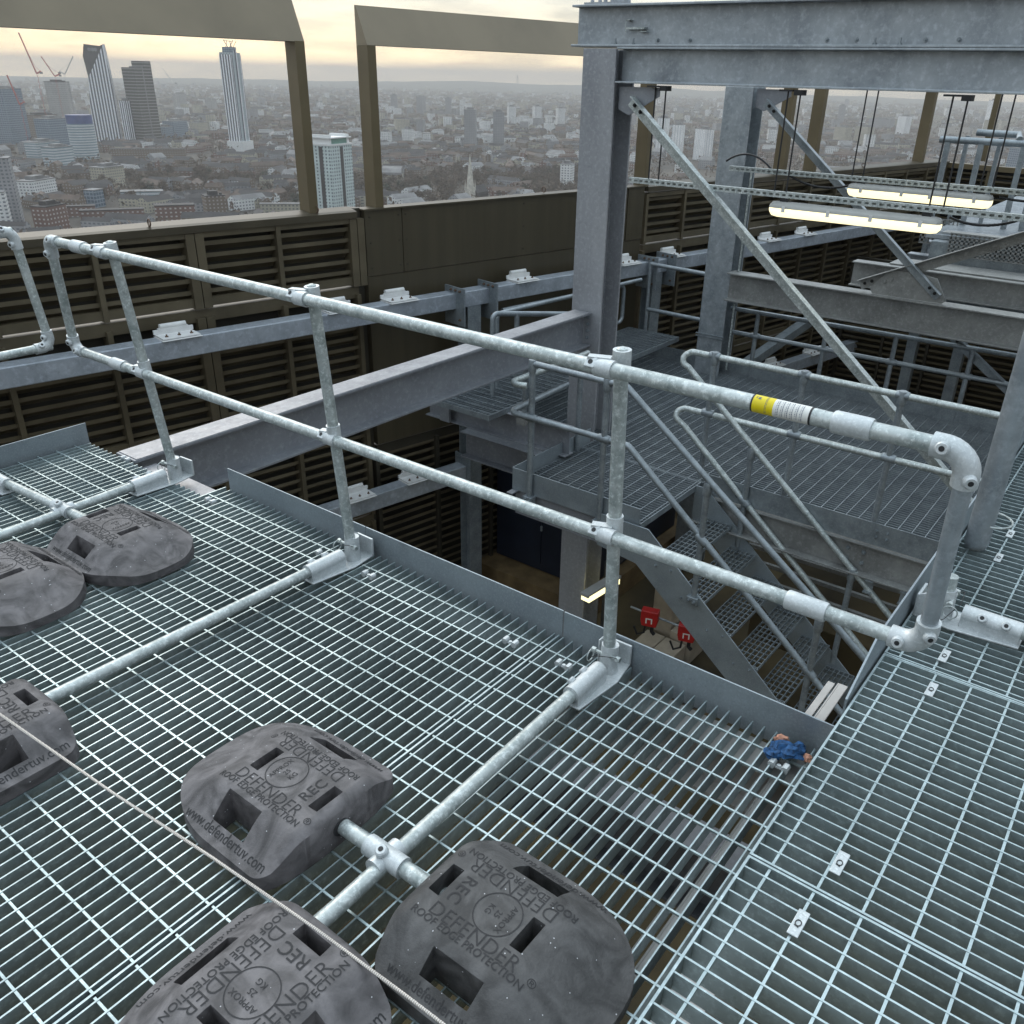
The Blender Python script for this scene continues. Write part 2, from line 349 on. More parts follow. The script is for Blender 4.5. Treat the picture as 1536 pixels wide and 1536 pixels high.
# ------------------------------------------------------------------ kick plates (toe boards)
def toe(label, x0, x1, y0, y1, z0, z1, m='toe'):
    return tag(MB().box(x0, x1, y0, y1, z0, z1).build('kick_plate', m, bevel=.0015), label, 'kick plate')
toe('long kick plate at the deck edge between the two far guardrail posts', 2.203, 2.209, 2.50, 3.46, -.06, .1)
toe('middle kick plate of the deck edge from second post to the open joint', 2.203, 2.209, 1.468, 2.497, -.06, .1)
toe('near kick plate of the deck edge running down to the blue rag', 2.203, 2.209, .40, 1.463, -.06, .098)
toe('short kick plate at the far deck corner against the louvres', -.7, 2.085, 4.545, 4.551, -.05, .10)
tp = MB().prism([(0,0),(.08,.0),(1.5,.0),(4.2,0),(4.2,.155),(.22,.155),(.0,.06)], (2.10,.428,ZR-.045), (1,0,0), (0,0,1), (0,1,0), .006).build('kick_plate', 'toe')
tag(tp, 'bright kick plate along the walkway edge with a chamfered near end', 'kick plate')
toe('kick plate along the front of the small stair landing', 5.18, 5.186, 2.80, 4.02, -1.245, -1.05)
toe('kick plate on the left side of the small stair landing', 5.186, 6.35, 4.02, 4.026, -1.245, -1.05)
toe('kick plate along the front of the large sunken platform', 6.125, 6.131, -1.4, 2.72, -1.24, -1.06, 'tube2')
toe('kick plate along the far side of the large sunken platform', 9.18, 9.186, -1.4, 5.1, -1.25, -1.03, 'tube2')

# ------------------------------------------------------------------ beams under the decks
def steel(name, label, mb, m, cat='steel beam'):
    return tag(mb.build(name, m, bevel=.002), label, cat)
steel('steel_beam', 'heavy steel beam spanning the void from the deck corner to the main column',
      ibeam((2.085,4.19,-.152), (6.385,4.19,-.152), .175, .30, .016, .010), 'beam')
pl = MB().box(1.75, 2.19, 3.475, 4.085, -.052, -.044).box(2.10, 6.37, 4.106, 4.274, -.0015, .002); tag(pl.build('beam_plate', 'flangetop'), 'pale zinc plate lying on the beam at the open deck edge', 'plate')  # deck edge plate, plus a thin paler strip along the beam's top flange
steel('support_beam', 'pale steel channel under the joint between deck and right walkway',
      MB().box(-.5, 2.66, .395, .50, -.058, -.046).box(-.5, 2.66, .395, .403, -.30, -.058).box(-.5, 2.66, .395, .50, -.31, -.30), 'plate')
steel('support_beam', 'narrow twin angle under the near deck grating', MB().box(-.5, 2.64, .545, .575, -.062, -.056).box(-.5, 2.64, .575, .581, -.12, -.056).box(-.5, 2.64, .59, .615, -.07, -.064), 'plate')
steel('support_beam', 'steel beam under the deck edge below the long kick plate', ibeam((2.12,-.5,-.155), (2.12,4.05,-.155), .13, .2), 'plate')
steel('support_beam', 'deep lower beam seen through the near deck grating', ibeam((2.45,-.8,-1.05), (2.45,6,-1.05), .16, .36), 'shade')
steel('support_beam', 'crossing beam under the left deck far below the weights', ibeam((.2,-.8,-.17), (.2,4.5,-.17), .13, .22), 'beam')
steel('edge_channel', 'riveted edge channel below the front of the large sunken platform',
      MB().box(6.10, 6.19, -1.4, 2.80, -1.262, -1.25).box(6.14, 6.15, -1.4, 2.80, -1.49, -1.262).box(6.06, 6.19, -1.4, 2.80, -1.502, -1.49), 'dirty')
b = MB()
for y in (2.45, 1.32, 1.24, .35, .27):
    for z in (-1.12, -1.17): bolt(b, (6.124,y,z), (-1,0,0), .012, .006)
for y in (1.50, 1.38, .6, .5):
    for z in (-1.33, -1.42): bolt(b, (6.14,y,z), (-1,0,0), .018, .010)
tag(b.build('bolt_set', 'tube2'), 'bolt heads on the edge of the large sunken platform', 'bolts')
steel('landing_channel', 'deep channel carrying the front of the small stair landing',
      MB().box(5.20, 5.21, 2.80, 4.0, -1.46, -1.245).box(5.20, 5.28, 2.80, 4.0, -1.47, -1.46).box(5.10, 5.30, 3.96, 4.02, -1.256, -1.246), 'beam')
steel('strip_beam', 'steel beam carrying the narrow grating strip by the louvred wall',
      ibeam((5.9,5.62,-1.03), (5.9,3.95,-1.03), .13, .26, .012, .008).box(5.80, 5.83, 5.28, 5.40, -1.15, -.91), 'beam')
steel('strip_beam', 'lower beam below the landing corner in the dark void', ibeam((6.3,5.5,-1.55), (6.3,4.05,-1.55), .2, .28), 'beam')
for lb, y in (('square steel clip left of two hanging below the platform edge', 1.28), ('square steel clip nearest the walkway, below the platform edge', 1.02)):
    tag(MB().prism([(0,0),(.05,0),(.05,.11),(0,.11),(0,.10),(.04,.10),(.04,.01),(0,.01)], (6.05,y-.03,-1.615), (1,0,0), (0,0,1), (0,1,0), .06).build('steel_clip', 'tube2'), lb, 'steel clip')

# ------------------------------------------------------------------ the two portal frames
def column(name, label, x, m, z1=2.035):
    mb = MB(); prof = ipoly(.305, .30, .020, .014)
    mb.prism(prof, (x+.15, 4.175, -3.75), (0,1,0), (1,0,0), (0,0,1), z1+3.75)
    r = thing(name, label, 'column', (0,0,0)); mb.build('shaft', m, r, bevel=.003)
    MB().prism([(0,0),(.36,0),(.36,-.06),(.10,-.20),(0,-.16)], (x+.06, 4.01, 1.775), (0,-1,0), (0,0,1), (1,0,0), .012).build('gusset_plate', 'beam', r)
    return r
c1 = column('main_column', 'tall grey steel column standing beside the void under the roof beams', 6.4, 'uc')
c2 = column('rear_column', 'mottled zinc column farther back with a perforated cable channel', 9.0, 'uc2', 1.79)
mb = MB()
for z in (-.05,-.11,-.17,-.23): bolt(mb, (6.40,4.235,z), (-1,0,0), .016, .012); bolt(mb, (6.40,4.145,z), (-1,0,0), .016, .012)
mb.build('bolt_row', 'tube2', c1)
ch = MB().box(9.02, 9.06, 3.95, 3.955, -1.1, 1.0).box(9.02, 9.025, 3.93, 3.955, -1.1, 1.0)
for k in range(60): ch.box(9.012, 9.02, 3.936, 3.947, -1.08+k*.034, -1.062+k*.034)
ch.build('cable_channel', 'tube', c2)
MB().box(8.985, 9.0, 4.0, 4.35, -.74, -.73).box(8.985, 9.0, 4.0, 4.35, -.77, -.76).build('strap', 'tube2', c2)
def portal(x, tag1, top=True):
    """roof beams along Y carried by the columns"""
    if top:
        r = thing('roof_beam', 'upper roof beam with bolt heads along its lower flange, against the sky', 'steel beam')
        ibeam((x+.1,4.45,2.19), (x+.1,-4,2.19), .20, .285, .016, .010).build('beam', 'beamtop', r, bevel=.003)
        mb = MB()
        for y in (3.72, 3.45, 2.42, 2.22, 1.78, 1.58): bolt(mb, (x+.094,y,2.095), (-1,0,0), .014, .010)
        for y in (4.06, 3.90, 2.08, 1.92): mb.cyl((x+.04,y,2.063), (x+.04,y,2.105), .007); bolt(mb, (x+.04,y,2.063), (0,0,1), .014, .012)
        mb.build('bolt_row', 'tube2', r)
        MB().box(x+.05,x+.09,3.82,3.98,2.165,2.18).box(x+.05,x+.055,3.98,3.985,2.14,2.23).box(x+.05,x+.09,3.95,3.99,2.225,2.23).box(x+.05,x+.09,3.80,3.86,2.148,2.153).build('strut_bracket', 'tube', r)
        q = MB().box(x+.03,x+.20,4.02,4.36,2.333,2.348).box(x+.06,x+.16,4.02,4.14,2.348,2.55)
        for y in (4.31,4.24,4.19): q.cyl((x+.07,y,2.348),(x+.07,y,2.40),.008); bolt(q,(x+.07,y,2.348),(0,0,1),.016,.016)
        q.build('base_plate', 'beamtop', r)
    r = thing('roof_beam', tag1, 'steel beam')
    ibeam((x+.1,4.02,1.9225), (x+.1,-4,1.9225), .20, .247, .014, .010).build('beam', 'beamtop' if top else 'beam', r, bevel=.003)
    return r
portal(6.4, 'lower roof beam just below the bolted one, lamps hang from it')
portal(9.0, 'rear roof beam half hidden behind the front roof beams', False)
r = thing('tie_beam', 'big dirty steel beam crossing low behind the lamps, with a gusset', 'steel beam')
ibeam((9.0,4.02,-.155), (9.0,-4,-.155), .20, .30, .016, .010).build('beam', 'dirty', r, bevel=.003)
g = MB().prism([(-.33,0),(.33,0),(.36,.03),(.24,.22),(.10,.24),(-.20,.25),(-.36,.05)], (8.95,2.15,.0), (0,-1,0), (0,0,1), (1,0,0), .012)
g.build('gusset_plate', 'dirty', r)
g = MB()
for y, z in ((2.38,.13),(2.32,.16)): bolt(g, (8.95,y,z), (-1,0,0), .018, .014)
g.build('bolt_row', 'dirty', r)
def brace(label, p, q, w=.08, t=.008, m='tube2', flip=1):
    """equal angle section with two bolt holes at each end"""
    p, q = Vector(p), Vector(q); d = (q-p); L = d.length; d.normalize(); n = Vector((1,0,0)); s = d.cross(n).normalized()*flip
    r = thing('angle_brace', label, 'brace')
    MB().prism([(-w/2,0),(w/2,0),(w/2,t),(-w/2+t,t),(-w/2+t,w*.8),(-w/2,w*.8)], p, s, -n, d, L).build('angle', m, r, bevel=.001)
    b = MB()
    for e, k in ((p,1),(q,-1)):
        for a in (.05,.12): bolt(b, e+d*(a*k)-n*t, -n, .016, .010)
    b.build('bolt_row', 'black', r)
brace('long angle brace slanting from the main column gusset across the lamps', (6.44,3.88,1.68), (6.44,.42,-1.17), .085, .008, 'tube', -1)
brace('angle brace from the rear column down to the gusset on the dirty beam', (8.93,3.84,1.66), (8.93,1.86,.06), .08, .008, 'tube2', -1)
brace('dirty angle brace rising to the right from the gusset on the dirty beam', (8.99,2.62,.06), (8.99,1.0,.80), .10, .008, 'dirty', -1)
brace('short angle brace low on the right below the dirty beam', (9.25,1.70,-.36), (9.25,.70,-1.05), .09, .008, 'tube2', -1)
steel('short_beam', 'short stub beam behind the gusset, end plate towards the louvres', ibeam((9.6,2.90,.055), (9.6,-3,.055), .16, .25), 'dirty')
steel('short_beam', 'second stub beam end standing farther behind the gusset', ibeam((10.6,2.62,.05), (10.6,-3,.05), .14, .24), 'beamtop')
steel('short_beam', 'third and farthest stub beam end behind the gusset', ibeam((11.6,2.72,.06), (11.6,-3,.06), .14, .24), 'beamtop')
for lb, y in (('dark square post right of the rear column below the dirty beam', 2.24), ('dark square post nearest the right edge below the dirty beam', 1.76)):
    tag(MB().box(10.0, 10.12, y-.055, y+.055, -3.7, -.34).build('square_post', 'tube2', bevel=.004), lb, 'steel post')

# ================================================================== louvred wall along the void
def louvre(name, label, s0, s1, z0, z1, doubles=(), m='lframe'):
    """frame of mullions with sloping blades; wall coordinates (s along, c through)"""
    r = thing(name, label, 'louvre panel', (0,0,0), WA)
    fr = MB(); bl = MB(); c = 7.2
    fr.box(s0, s1, c-(.02 if z1 > .6 else -.012), c+.10, z1-.10, z1-.055 if z1 > .6 else z1); fr.box(s0, s1, c-.01, c+.10, z0, z0+.07)
    n = max(1, round((s1-s0)/.725)); st = (s1-s0)/n
    for k in range(n+1):
        s = s0+k*st; w = .075 if k in doubles else .045
        fr.box(s-w, s-.004, c-.03, c+.10, z0-.015, z1-.062); 
        if k in doubles: fr.box(s+.004, s+w, c-.03, c+.10, z0-.015, z1-.062)
    z = z0+.10
    while z < z1-.12:
        bl.prism([(.0,.036),(.003,.0),(.006,.0),(.006,.033),(.085,-.052),(.087,-.048)], (s0, c+.012, z), (0,1,0), (0,0,1), (1,0,0), s1-s0)
        z += .095
    fr.build('frame', m, r); bl.build('blades', 'blade', r); MB().box(s0, s1, c+.101, c+.106, z0, z1-.056).build('added_backing', 'back', r); return r  # dark sheet added behind the blades so the gaps look dark, not open
def capping(label, s0, s1, z=.70, c=7.2, eyes=()):
    r = thing('wall_capping', label, 'wall capping', (0,0,0), WA)
    MB().prism([(-.04,-.055),(.12,-.055),(.12,.03),(-.005,.012),(-.04,.0)], (s0,c,z), (0,1,0), (0,0,1), (1,0,0), s1-s0).build('cap', 'cap', r)
    for s in eyes:
        e = MB(); pts = [(s, c+.0+.026*math.cos(t*math.pi/6), z+.045+.026*math.sin(t*math.pi/6)) for t in range(12)]
        e.tube(pts, .006, 8, True); e.cyl((s,c,z-.02),(s,c,z+.022),.009); e.build('eye_bolt', 'rust', r)
capping('left bronze wall capping below the skyline, two eye bolts on it', -4.0, 4.36, eyes=(2.52, 3.98))
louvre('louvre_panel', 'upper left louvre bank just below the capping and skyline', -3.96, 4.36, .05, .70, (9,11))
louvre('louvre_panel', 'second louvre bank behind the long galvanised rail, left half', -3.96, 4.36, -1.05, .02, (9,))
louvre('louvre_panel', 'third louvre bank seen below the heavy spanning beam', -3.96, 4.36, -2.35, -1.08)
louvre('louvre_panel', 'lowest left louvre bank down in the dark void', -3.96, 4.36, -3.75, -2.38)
r = thing('wall_panel', 'flat brown blank panel in the wall between the louvre banks', 'wall panel', (0,0,0), WA)
p = MB().box(4.45, 4.855, 7.18, 7.30, .11, .70).box(4.862, 8.02, 7.18, 7.30, .11, .70).box(8.03, 8.31, 7.175, 7.30, .11, .70).box(4.45, 8.31, 7.185, 7.30, -1.6, .103)
px_, pn_, pb_ = mat('blank_panel_paint'); st_ = noise(pn_, 9, 7, .65, stretch=(1,1,.06)); bl_ = noise(pn_, 1.1, 5)
pn_.links.new(mixn(pn_, mixn(pn_, (.062,.051,.031), (.075,.062,.038), rampf(pn_, st_, .38, .66)), (.085,.072,.048), rampf(pn_, bl_, .60, .95)), pb_.inputs['Base Color']); pb_.inputs['Roughness'].default_value = .4; bump(pn_, pb_, bl_, .25, .02)
p.build('sheet', px_, r); rv = MB()
for s_ in (4.50, 4.82, 4.90, 6.4, 7.98, 8.07, 8.27):
    for k in range(3): rv.cyl((s_,7.1805,.18+k*.23),(s_,7.174,.18+k*.23),.008,n=8)
rv.build('rivet_row', 'bronzed', r)
MB().box(4.43, 8.33, 7.16, 7.32, .70, .715).build('cap', 'cap', r)
e = MB(); e.tube([(6.72, 7.22+.026*math.cos(t*math.pi/6), .755+.026*math.sin(t*math.pi/6)) for t in range(12)], .006, 8, True); e.build('eye_bolt', 'rust', r)
e = MB(); e.tube([(8.0, 7.22+.026*math.cos(t*math.pi/6), .755+.026*math.sin(t*math.pi/6)) for t in range(12)], .006, 8, True); e.build('eye_bolt', 'rust', r)
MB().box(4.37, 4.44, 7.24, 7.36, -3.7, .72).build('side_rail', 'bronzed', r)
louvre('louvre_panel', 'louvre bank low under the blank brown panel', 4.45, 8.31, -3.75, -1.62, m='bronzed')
capping('right bronze wall capping seen under the roof beams', 8.36, 16.3, eyes=(11.0, 13.4))
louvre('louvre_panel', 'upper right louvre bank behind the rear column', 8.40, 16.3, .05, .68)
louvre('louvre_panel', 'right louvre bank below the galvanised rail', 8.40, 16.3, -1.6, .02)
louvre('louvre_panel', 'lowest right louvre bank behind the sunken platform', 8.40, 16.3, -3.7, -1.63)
# returning wall on the far right
W2 = R(-10.92417-90)
def far_wall():
    r = thing('louvre_panel', 'far right louvre wall returning towards the plant units', 'louvre panel', tuple(wl(16.3,7.2,0)), W2)
    fr = MB(); bl = MB()
    fr.box(0, 9, -.04, .1, .60, .68); fr.box(0, 9, -.03, .1, .30, .36); fr.box(0, 9, -.03, .1, -3.0, -2.9)
    for k in range(13): fr.box(k*.75-.03, k*.75+.03, -.02, .1, -3, .62)
    z = -2.9
    while z < .6: bl.prism([(.0,.030),(.003,.0),(.006,.0),(.006,.028),(.09,-.045),(.092,-.041)], (0,.012,z), (0,1,0), (0,0,1), (1,0,0), 9); z += .095
    fr.build('frame', 'bronze', r); bl.build('blades', 'blade', r); MB().box(0, 9, .101, .106, -3, .6).build('added_backing', 'black', r)  # black sheet added behind these blades to darken their gaps
far_wall()
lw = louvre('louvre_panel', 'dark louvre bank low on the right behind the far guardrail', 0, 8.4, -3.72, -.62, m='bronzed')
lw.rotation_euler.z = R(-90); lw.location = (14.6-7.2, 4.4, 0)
# open bronze frames standing on the wall
def frame(label, s0, s1, z0=.70, beam=True, left=True, right=True):
    r = thing('wind_frame', label, 'open frame', (0,0,0), WA)
    c0, c1 = 7.20, 7.37; w = .085
    if left: MB().box(s0, s0+w, c0, c1, z0, 2.035).build('post', 'bronze', r)
    if right: MB().box(s1-w, s1, c0, c1, z0, 2.04).build('post', 'bronze', r)
    if beam:
        MB().prism([(0,0),(.17,0),(.17,.30),(.15,.30)], (s0, c0, 2.036), (0,1,0), (0,0,1), (1,0,0), s1-s0).build('head_beam', 'frame', r)
M['frame'] = plain('bronze_head_paint', (.225,.186,.128), .38, .2, .12, 1.3, .03)
frame('left open bronze frame around the skyline towers', -2.0, 3.995, left=False)
frame('middle open bronze frame around the church spire, mitred left corner', 4.59, 8.0, right=True)
frame('bronze frame post seen right of the main column', 8.32, 11.3)
frame('bronze frame post pair left of the lamps, behind the rear column', 11.98, 15.4)
tag(MB().box(0,.16,0,.09,.68,2.3).build('frame_post', 'bronze'), 'last bronze frame post near the right edge of the view', 'post').location = (18.2,3.55,0)

# ------------------------------------------------------------------ galvanised rail on posts along the wall, with white brackets
def wbeam(label, s0, s1, c0, c1, z0, z1, m='beamtop'):
    r = thing('box_rail', label, 'steel rail', (0,0,0), WA)
    MB().box(s0, s1, c0, c1, z0, z1).build('hollow_section', m, r, bevel=.008); return r
rl = wbeam('long galvanised box rail running along the louvred wall', -4, 15.2, 6.85, 7.01, -.245, -.09, 'rail')
def flange(par, s, sgn=1):
    MB().box(s-.008, s+.008, 6.72, 7.03, -.40, -.03).build('joint_plate', 'tube2', par)
    b = MB()
    for c in (6.78,6.85,6.92): bolt(b, (s-.008*1, c, -.06), (-1,0,0), .014, .012)
    bolt(b, (s-.008, 6.78, -.34), (-1,0,0), .014, .012); b.build('bolt_row', 'rust', par)
for s in (5.24, 5.66, 8.12, 8.46): flange(rl, s)
def bracket(label, s, z=-.09, c=6.93, first=[None]):
    if first[0] is None:
        r = thing('sliding_bracket', label, 'bracket', tuple(wl(s,c,z)), WA, 'white brackets bolted along the galvanised rails')
        MB().box(-.16,.16,-.11,.085,.0,.006).box(-.15,.15,-.09,.085,.010,.020).box(-.16,.16,.065,.085,.02,.055).build('base_plate', 'white', r, bevel=.002)
        q = MB().prism([(.020*math.cos(t*math.pi/8),.020*math.sin(t*math.pi/8)) for t in range(16)], (-.105,.078,.078), (0,1,0), (0,0,1), (1,0,0), .21); q.box(-.12,.12,.06,.09,.045,.064)
        q.build('hinge_roll', 'white', r)
        b = MB()
        for x in (-.10,0,.10): bolt(b, (x,-.04,.02), (0,0,1), .013, .008)
        b.build('bolt_row', 'rust', r); first[0] = r; return r
    return copy_thing(first[0], tuple(wl(s,c,z)), WA, label)
for lb, s, z in (('white bracket on the rail left of the guardrail, alone above the spanning beam', 2.50, -.09), ('white bracket on the rail partly behind the second guardrail post', 3.97, -.09),
    ('white bracket left of the first bolted joint plate, on the rail', 4.62, -.09), ('white bracket between joint plates and main column, below the blank panel', 6.18, -.09),
    ('white bracket just right of the main column beside a joint plate', 7.80, -.09), ('white bracket between the paired joint plates and the rear column', 8.62, -.09),
    ('white bracket on the rail right of the rear column, left of the pair', 10.7, -.09), ('white bracket on the rail right of the rear column, right of the pair', 11.6, -.09)):
    bracket(lb, s, z)
rl2 = wbeam('lower galvanised box rail deep in the void, left end', -4, 5.34, 6.85, 7.01, -2.14, -1.97, 'rail')
MB().box(5.34,5.36,6.78,7.05,-2.2,-1.86).build('joint_plate', 'tube2', rl2)
bracket('white bracket on the lower rail behind the second guardrail post', 4.02, -1.97); bracket('white bracket on the lower rail under the mid rail', 4.72, -1.97)
rl3 = wbeam('lower galvanised box rail on the right behind the sunken platform', 8.3, 15, 6.85, 7.01, -2.14, -1.97, 'rail')
bracket('dull white bracket on the lower right rail, nearer one of two', 11.31, -1.97); bracket('dull white bracket on the lower right rail, farther one of two', 12.37, -1.97)
def wpost(label, s, z1=-.245, z0=-3.75):
    r = thing('rail_post', label, 'steel post', (0,0,0), WA)
    MB().prism(ipoly(.17,.17,.014,.010), (s,6.93,z0), (1,0,0), (0,1,0), (0,0,1), z1-z0).build('shaft', 'tube2', r); return r
wpost('steel post carrying the rail left of the main column', 5.46); wpost('steel post carrying the rail between the two big columns', 8.29)
tag(MB().beam(wl(8.9,6.7,-2.05), wl(12.4,6.7,-1.12), .14, .12).build('diagonal_tube', 'tube2'), 'dark sloping square tube behind the far platform guardrail', 'steel beam')

# ================================================================== freestanding guardrail
TR = .0212
def boss(mb, p, n, r=.013): 
    p, n = Vector(p), Vector(n).normalized(); mb.cyl(p, p+n*.010, r*1.25, r*1.2, 16); mb.cyl(p+n*.010, p+n*.014, r*1.2, r*.95, 16)
def bossh(mb, p, n, r=.0065):
    p, n = Vector(p), Vector(n).normalized(); mb.cyl(p+n*.0142, p+n*.0148, r, n=12)
def yx_top(y): return 1.985-(y-.3)*.0125
def yx_mid(y): return 2.055-(y-.3)*.0090
g1 = thing('guardrail', 'long freestanding galvanised guardrail across the picture, yellow label on its top rail', 'guardrail')
ZT, ZM = 1.112, .560
yL, yR = 4.18, .272
tl, tr = Vector((yx_top(yL),yL,ZT)), Vector((yx_top(yR),yR,ZT))
mlp, mrp = Vector((yx_mid(4.33),4.33,ZM)), Vector((yx_mid(.272),.272,ZM))
MB().tube([tl, Vector((yx_top(2.5),2.5,ZT)), Vector((yx_top(.6),.6,ZT))], TR, 24).tube([Vector((yx_top(.6),.6,ZT)), tr+Vector((0,.03,0))], TR*.97, 24).build('top_rail', 'tube', g1)
MB().tube([mlp, Vector((yx_mid(2.5),2.5,ZM)), Vector((yx_mid(.6),.6,ZM))], TR, 24).tube([Vector((yx_mid(.6),.6,ZM)), mrp+Vector((0,.03,0))], TR*.97, 24).build('mid_rail', 'tube', g1)
MB().tube([tl.lerp(mlp,.06), tl.lerp(mlp,.94)], TR, 20).build('end_tube', 'tube', g1); MB().tube([tr.lerp(mrp,.07), tr.lerp(mrp,.93)], TR, 24).build('end_tube', 'uc2', g1)
def elbow(a, c, b, par, rad=.056, rr=.0295, face=(-1,-.4,.35)):
    a, c, b = Vector(a), Vector(c), Vector(b); da, db = (a-c).normalized(), (b-c).normalized()
    pts = [c+da*.082]+arc(c+da*.2, c, c+db*.2, rad, 8)+[c+db*.082]
    mb = MB().tube(pts, rr, 20); hb = MB()
    for d in (da, db):
        n = Vector(face); n = (n-d*n.dot(d)).normalized(); p = c+d*.055+n*(rr-.003); boss(mb, p, n); bossh(hb, p, n)
    o = mb.build('elbow', 'fit', par); hb.build('screw_hole', 'black', o); return o
elbow((tr.x,.6,ZT), tr, mrp, g1, face=(-1,-.5,.2)); elbow((mrp.x,.6,ZM), mrp, tr, g1, face=(-1,-.5,.2))
elbow((tl.x,3,ZT), tl, mlp, g1, .04, .027); elbow((mlp.x,3,ZM), mlp, tl, g1, .04, .027)
def sleeve(par, fx, z, y0, y1):
    MB().tube([(fx(y0),y0,z), (fx(y0),y0+.004,z), (fx(y1),y1-.004,z), (fx(y1),y1,z)], [.026,.0275,.0275,.026], 24).build('sleeve', 'fit', par)
sleeve(g1, yx_top, ZT, .487, .578); sleeve(g1, yx_mid, ZM, .520, .632); sleeve(g1, yx_top, ZT, 3.88, 3.97); sleeve(g1, yx_mid, ZM, 3.89, 3.99)
def clamp(par, pr, pp, pd):
    """collar round the rail, collar round the post, lug with screw"""
    pr, pp, pd = Vector(pr), Vector(pp), Vector(pd).normalized(); Y = Vector((0,1,0))
    mb = MB().tube([pr-Y*.028, pr+Y*.028], .0265, 20).tube([pp-pd*.035, pp+pd*.03], .0268, 20)
    mb.beam(pr+Vector((-.004,.055,.012)), pr+Vector((.02,-.005,.012)), .03, .034)
    o = mb.build('clamp', 'fit', par); h = MB(); n = Vector((-.75,0,.66)); p = pr+Vector((0,.038,0)); 
    q = MB(); q.prism([(-.017,-.016),(.017,-.016),(.017,.016),(-.017,.016)], p+n*.012, (0,1,0), n.cross(Vector((0,1,0))), n, .014); q.build('lug', 'fit', o, bevel=.003)
    h.cyl(p+n*.0262, p+n*.0268, .0075, n=12); h.build('screw_hole', 'black', o)
posts = [(1.214, 2.118, 2.057), (2.464, 2.093, 2.005), (3.743, 2.093, 1.985)]
for y, xb, xt in posts:
    b, t = Vector((xb,y,.03)), Vector((xt,y,1.145)); d = (t-b).normalized()
    MB().tube([b, t], TR, 24).tube([t, t+d*.006, t+d*.010], [.018,.016,.008], 20).build('post', 'tube', g1)
    def at(z): return b+d*((z-b.z)/d.z)
    clamp(g1, (yx_top(y),y,ZT), at(1.118), d); clamp(g1, (yx_mid(y),y,ZM), at(.585), d)
# yellow and white label wrapped on the top rail
def wrap(y0, y1, r, name, m, a0=-10, a1=190):
    mb = MB(); vs = []; n = 20
    for y in (y0, y1):
        for k in range(n+1):
            a = R(a0+(a1-a0)*k/n); vs.append((yx_top(y)-r*math.sin(a), y, ZT+r*math.cos(a)))
    mb.add(vs, [(k,k+1,n+2+k,n+1+k) for k in range(n)], True); return mb
lab = wrap(.722, .776, TR+.0009, '', '').build('label', 'yellow', g1)
wrap(.633, .722, TR+.0009, '', '').build('paper', 'paper', lab)
bd = wrap(.776, .7805, TR+.001, '', '', 0, 360); bd.s = bd.s; k = wrap(.628, .633, TR+.001, '', '', 0, 360); bd.add(k.v, k.f, True); bd.build('band', 'black', lab)
tx = MB()
def strip(y0, y1, a0, a1):
    vs = [(yx_top(y)-(TR+.0014)*math.sin(R(a)), y, ZT+(TR+.0014)*math.cos(R(a))) for y, a in ((y0,a0),(y1,a0),(y1,a1),(y0,a1))]; tx.add(vs, [(0,1,2,3)])
for y in (.7385,.7415): 
    for a in range(-2,120,9): strip(y, y+.0016, a, a+random.uniform(3,7))
for a, b in ((20,26),(30,38)): strip(.757, .764, a, b); strip(.767,.770,a-4,b-6)
for y in (.648,.660,.672,.684,.696,.708):
    a = 12
    while a < 118:
        w = random.uniform(3,10); strip(y, y+.0018, a, a+w); strip(y+.0045, y+.006, a+2, a+w); a += w+random.uniform(2,4)
tx.build('print', plain('print_ink', (.12,.14,.22), .6, 0, .2, 5, 0), lab)

# base feet, tubes and cross fittings of the guardrail units
def foot(par, x, y, ax, m='fit'):
    """ax: unit vector along the base tube, away from the post"""
    ax = Vector(ax); r = math.atan2(ax.y, ax.x); rot = Matrix.Rotation(r, 3, 'Z')
    mb = MB()
    mb.prism([(-.075,-.045),(.04,-.062),(.24,-.038),(.24,.038),(.04,.062),(-.075,.045)], (0,0,.002), (1,0,0), (0,1,0), (0,0,1), .007)
    mb.tube([(.06,0,.044),(.235,0,.044)], .0305, 18); mb.box(.06,.235,-.0295,.0295,.006,.04)
    mb.tube([(0,0,.006),(0,0,.07),(-.003,0,.112)], [.034,.031,.030], 18)
    mb.prism([(-.078,.009),(-.072,.085),(-.03,.112),(.0,.112),(.0,.009)], (0,-.046,0), (1,0,0), (0,0,1), (0,1,0), .005)
    mb.box(-.078,-.068,-.046,.046,.006,.085)
    mb.v = [tuple(rot@Vector(v)+Vector((x,y,0))) for v in mb.v]
    o = mb.build('base_foot', m, par, bevel=.002)
    b = MB(); b.tube([(.022,-.055,.083),(.022,.055,.083)], .006, 8); b.cyl((.022,.04,.083),(.022,.055,.083),.011,n=6); b.cyl((.022,-.055,.083),(.022,-.04,.083),.011,n=6)
    b.tube([(.03+.022*math.cos(t*math.pi/8),-.056,.062+.022*math.sin(t*math.pi/8)) for t in range(16)], .0022, 8, True)
    b.v = [tuple(rot@Vector(v)+Vector((x,y,0))) for v in b.v]; b.build('lock_pin', 'tube', o)
    c = MB(); c.tube([(.02,.05,.085),(.045,.035,.10),(.05,-.02,.085),(.02,-.07,.04),(-.02,-.085,.013),(-.045,-.07,.015)], .0014, 6)
    c.v = [tuple(rot@Vector(v)+Vector((x,y,0))) for v in c.v]; c.build('lanyard', 'black', o)
    h = MB(); hd = MB()
    for a in (.12,.19): boss(h, (a,-.024,.060), (0,-.8,.6), .012); bossh(hd, (a,-.024,.060), (0,-.8,.6))
    for q in (h, hd): q.v = [tuple(rot@Vector(v)+Vector((x,y,0))) for v in q.v]
    h.build('boss', m, o); hd.build('screw_hole', 'black', o)
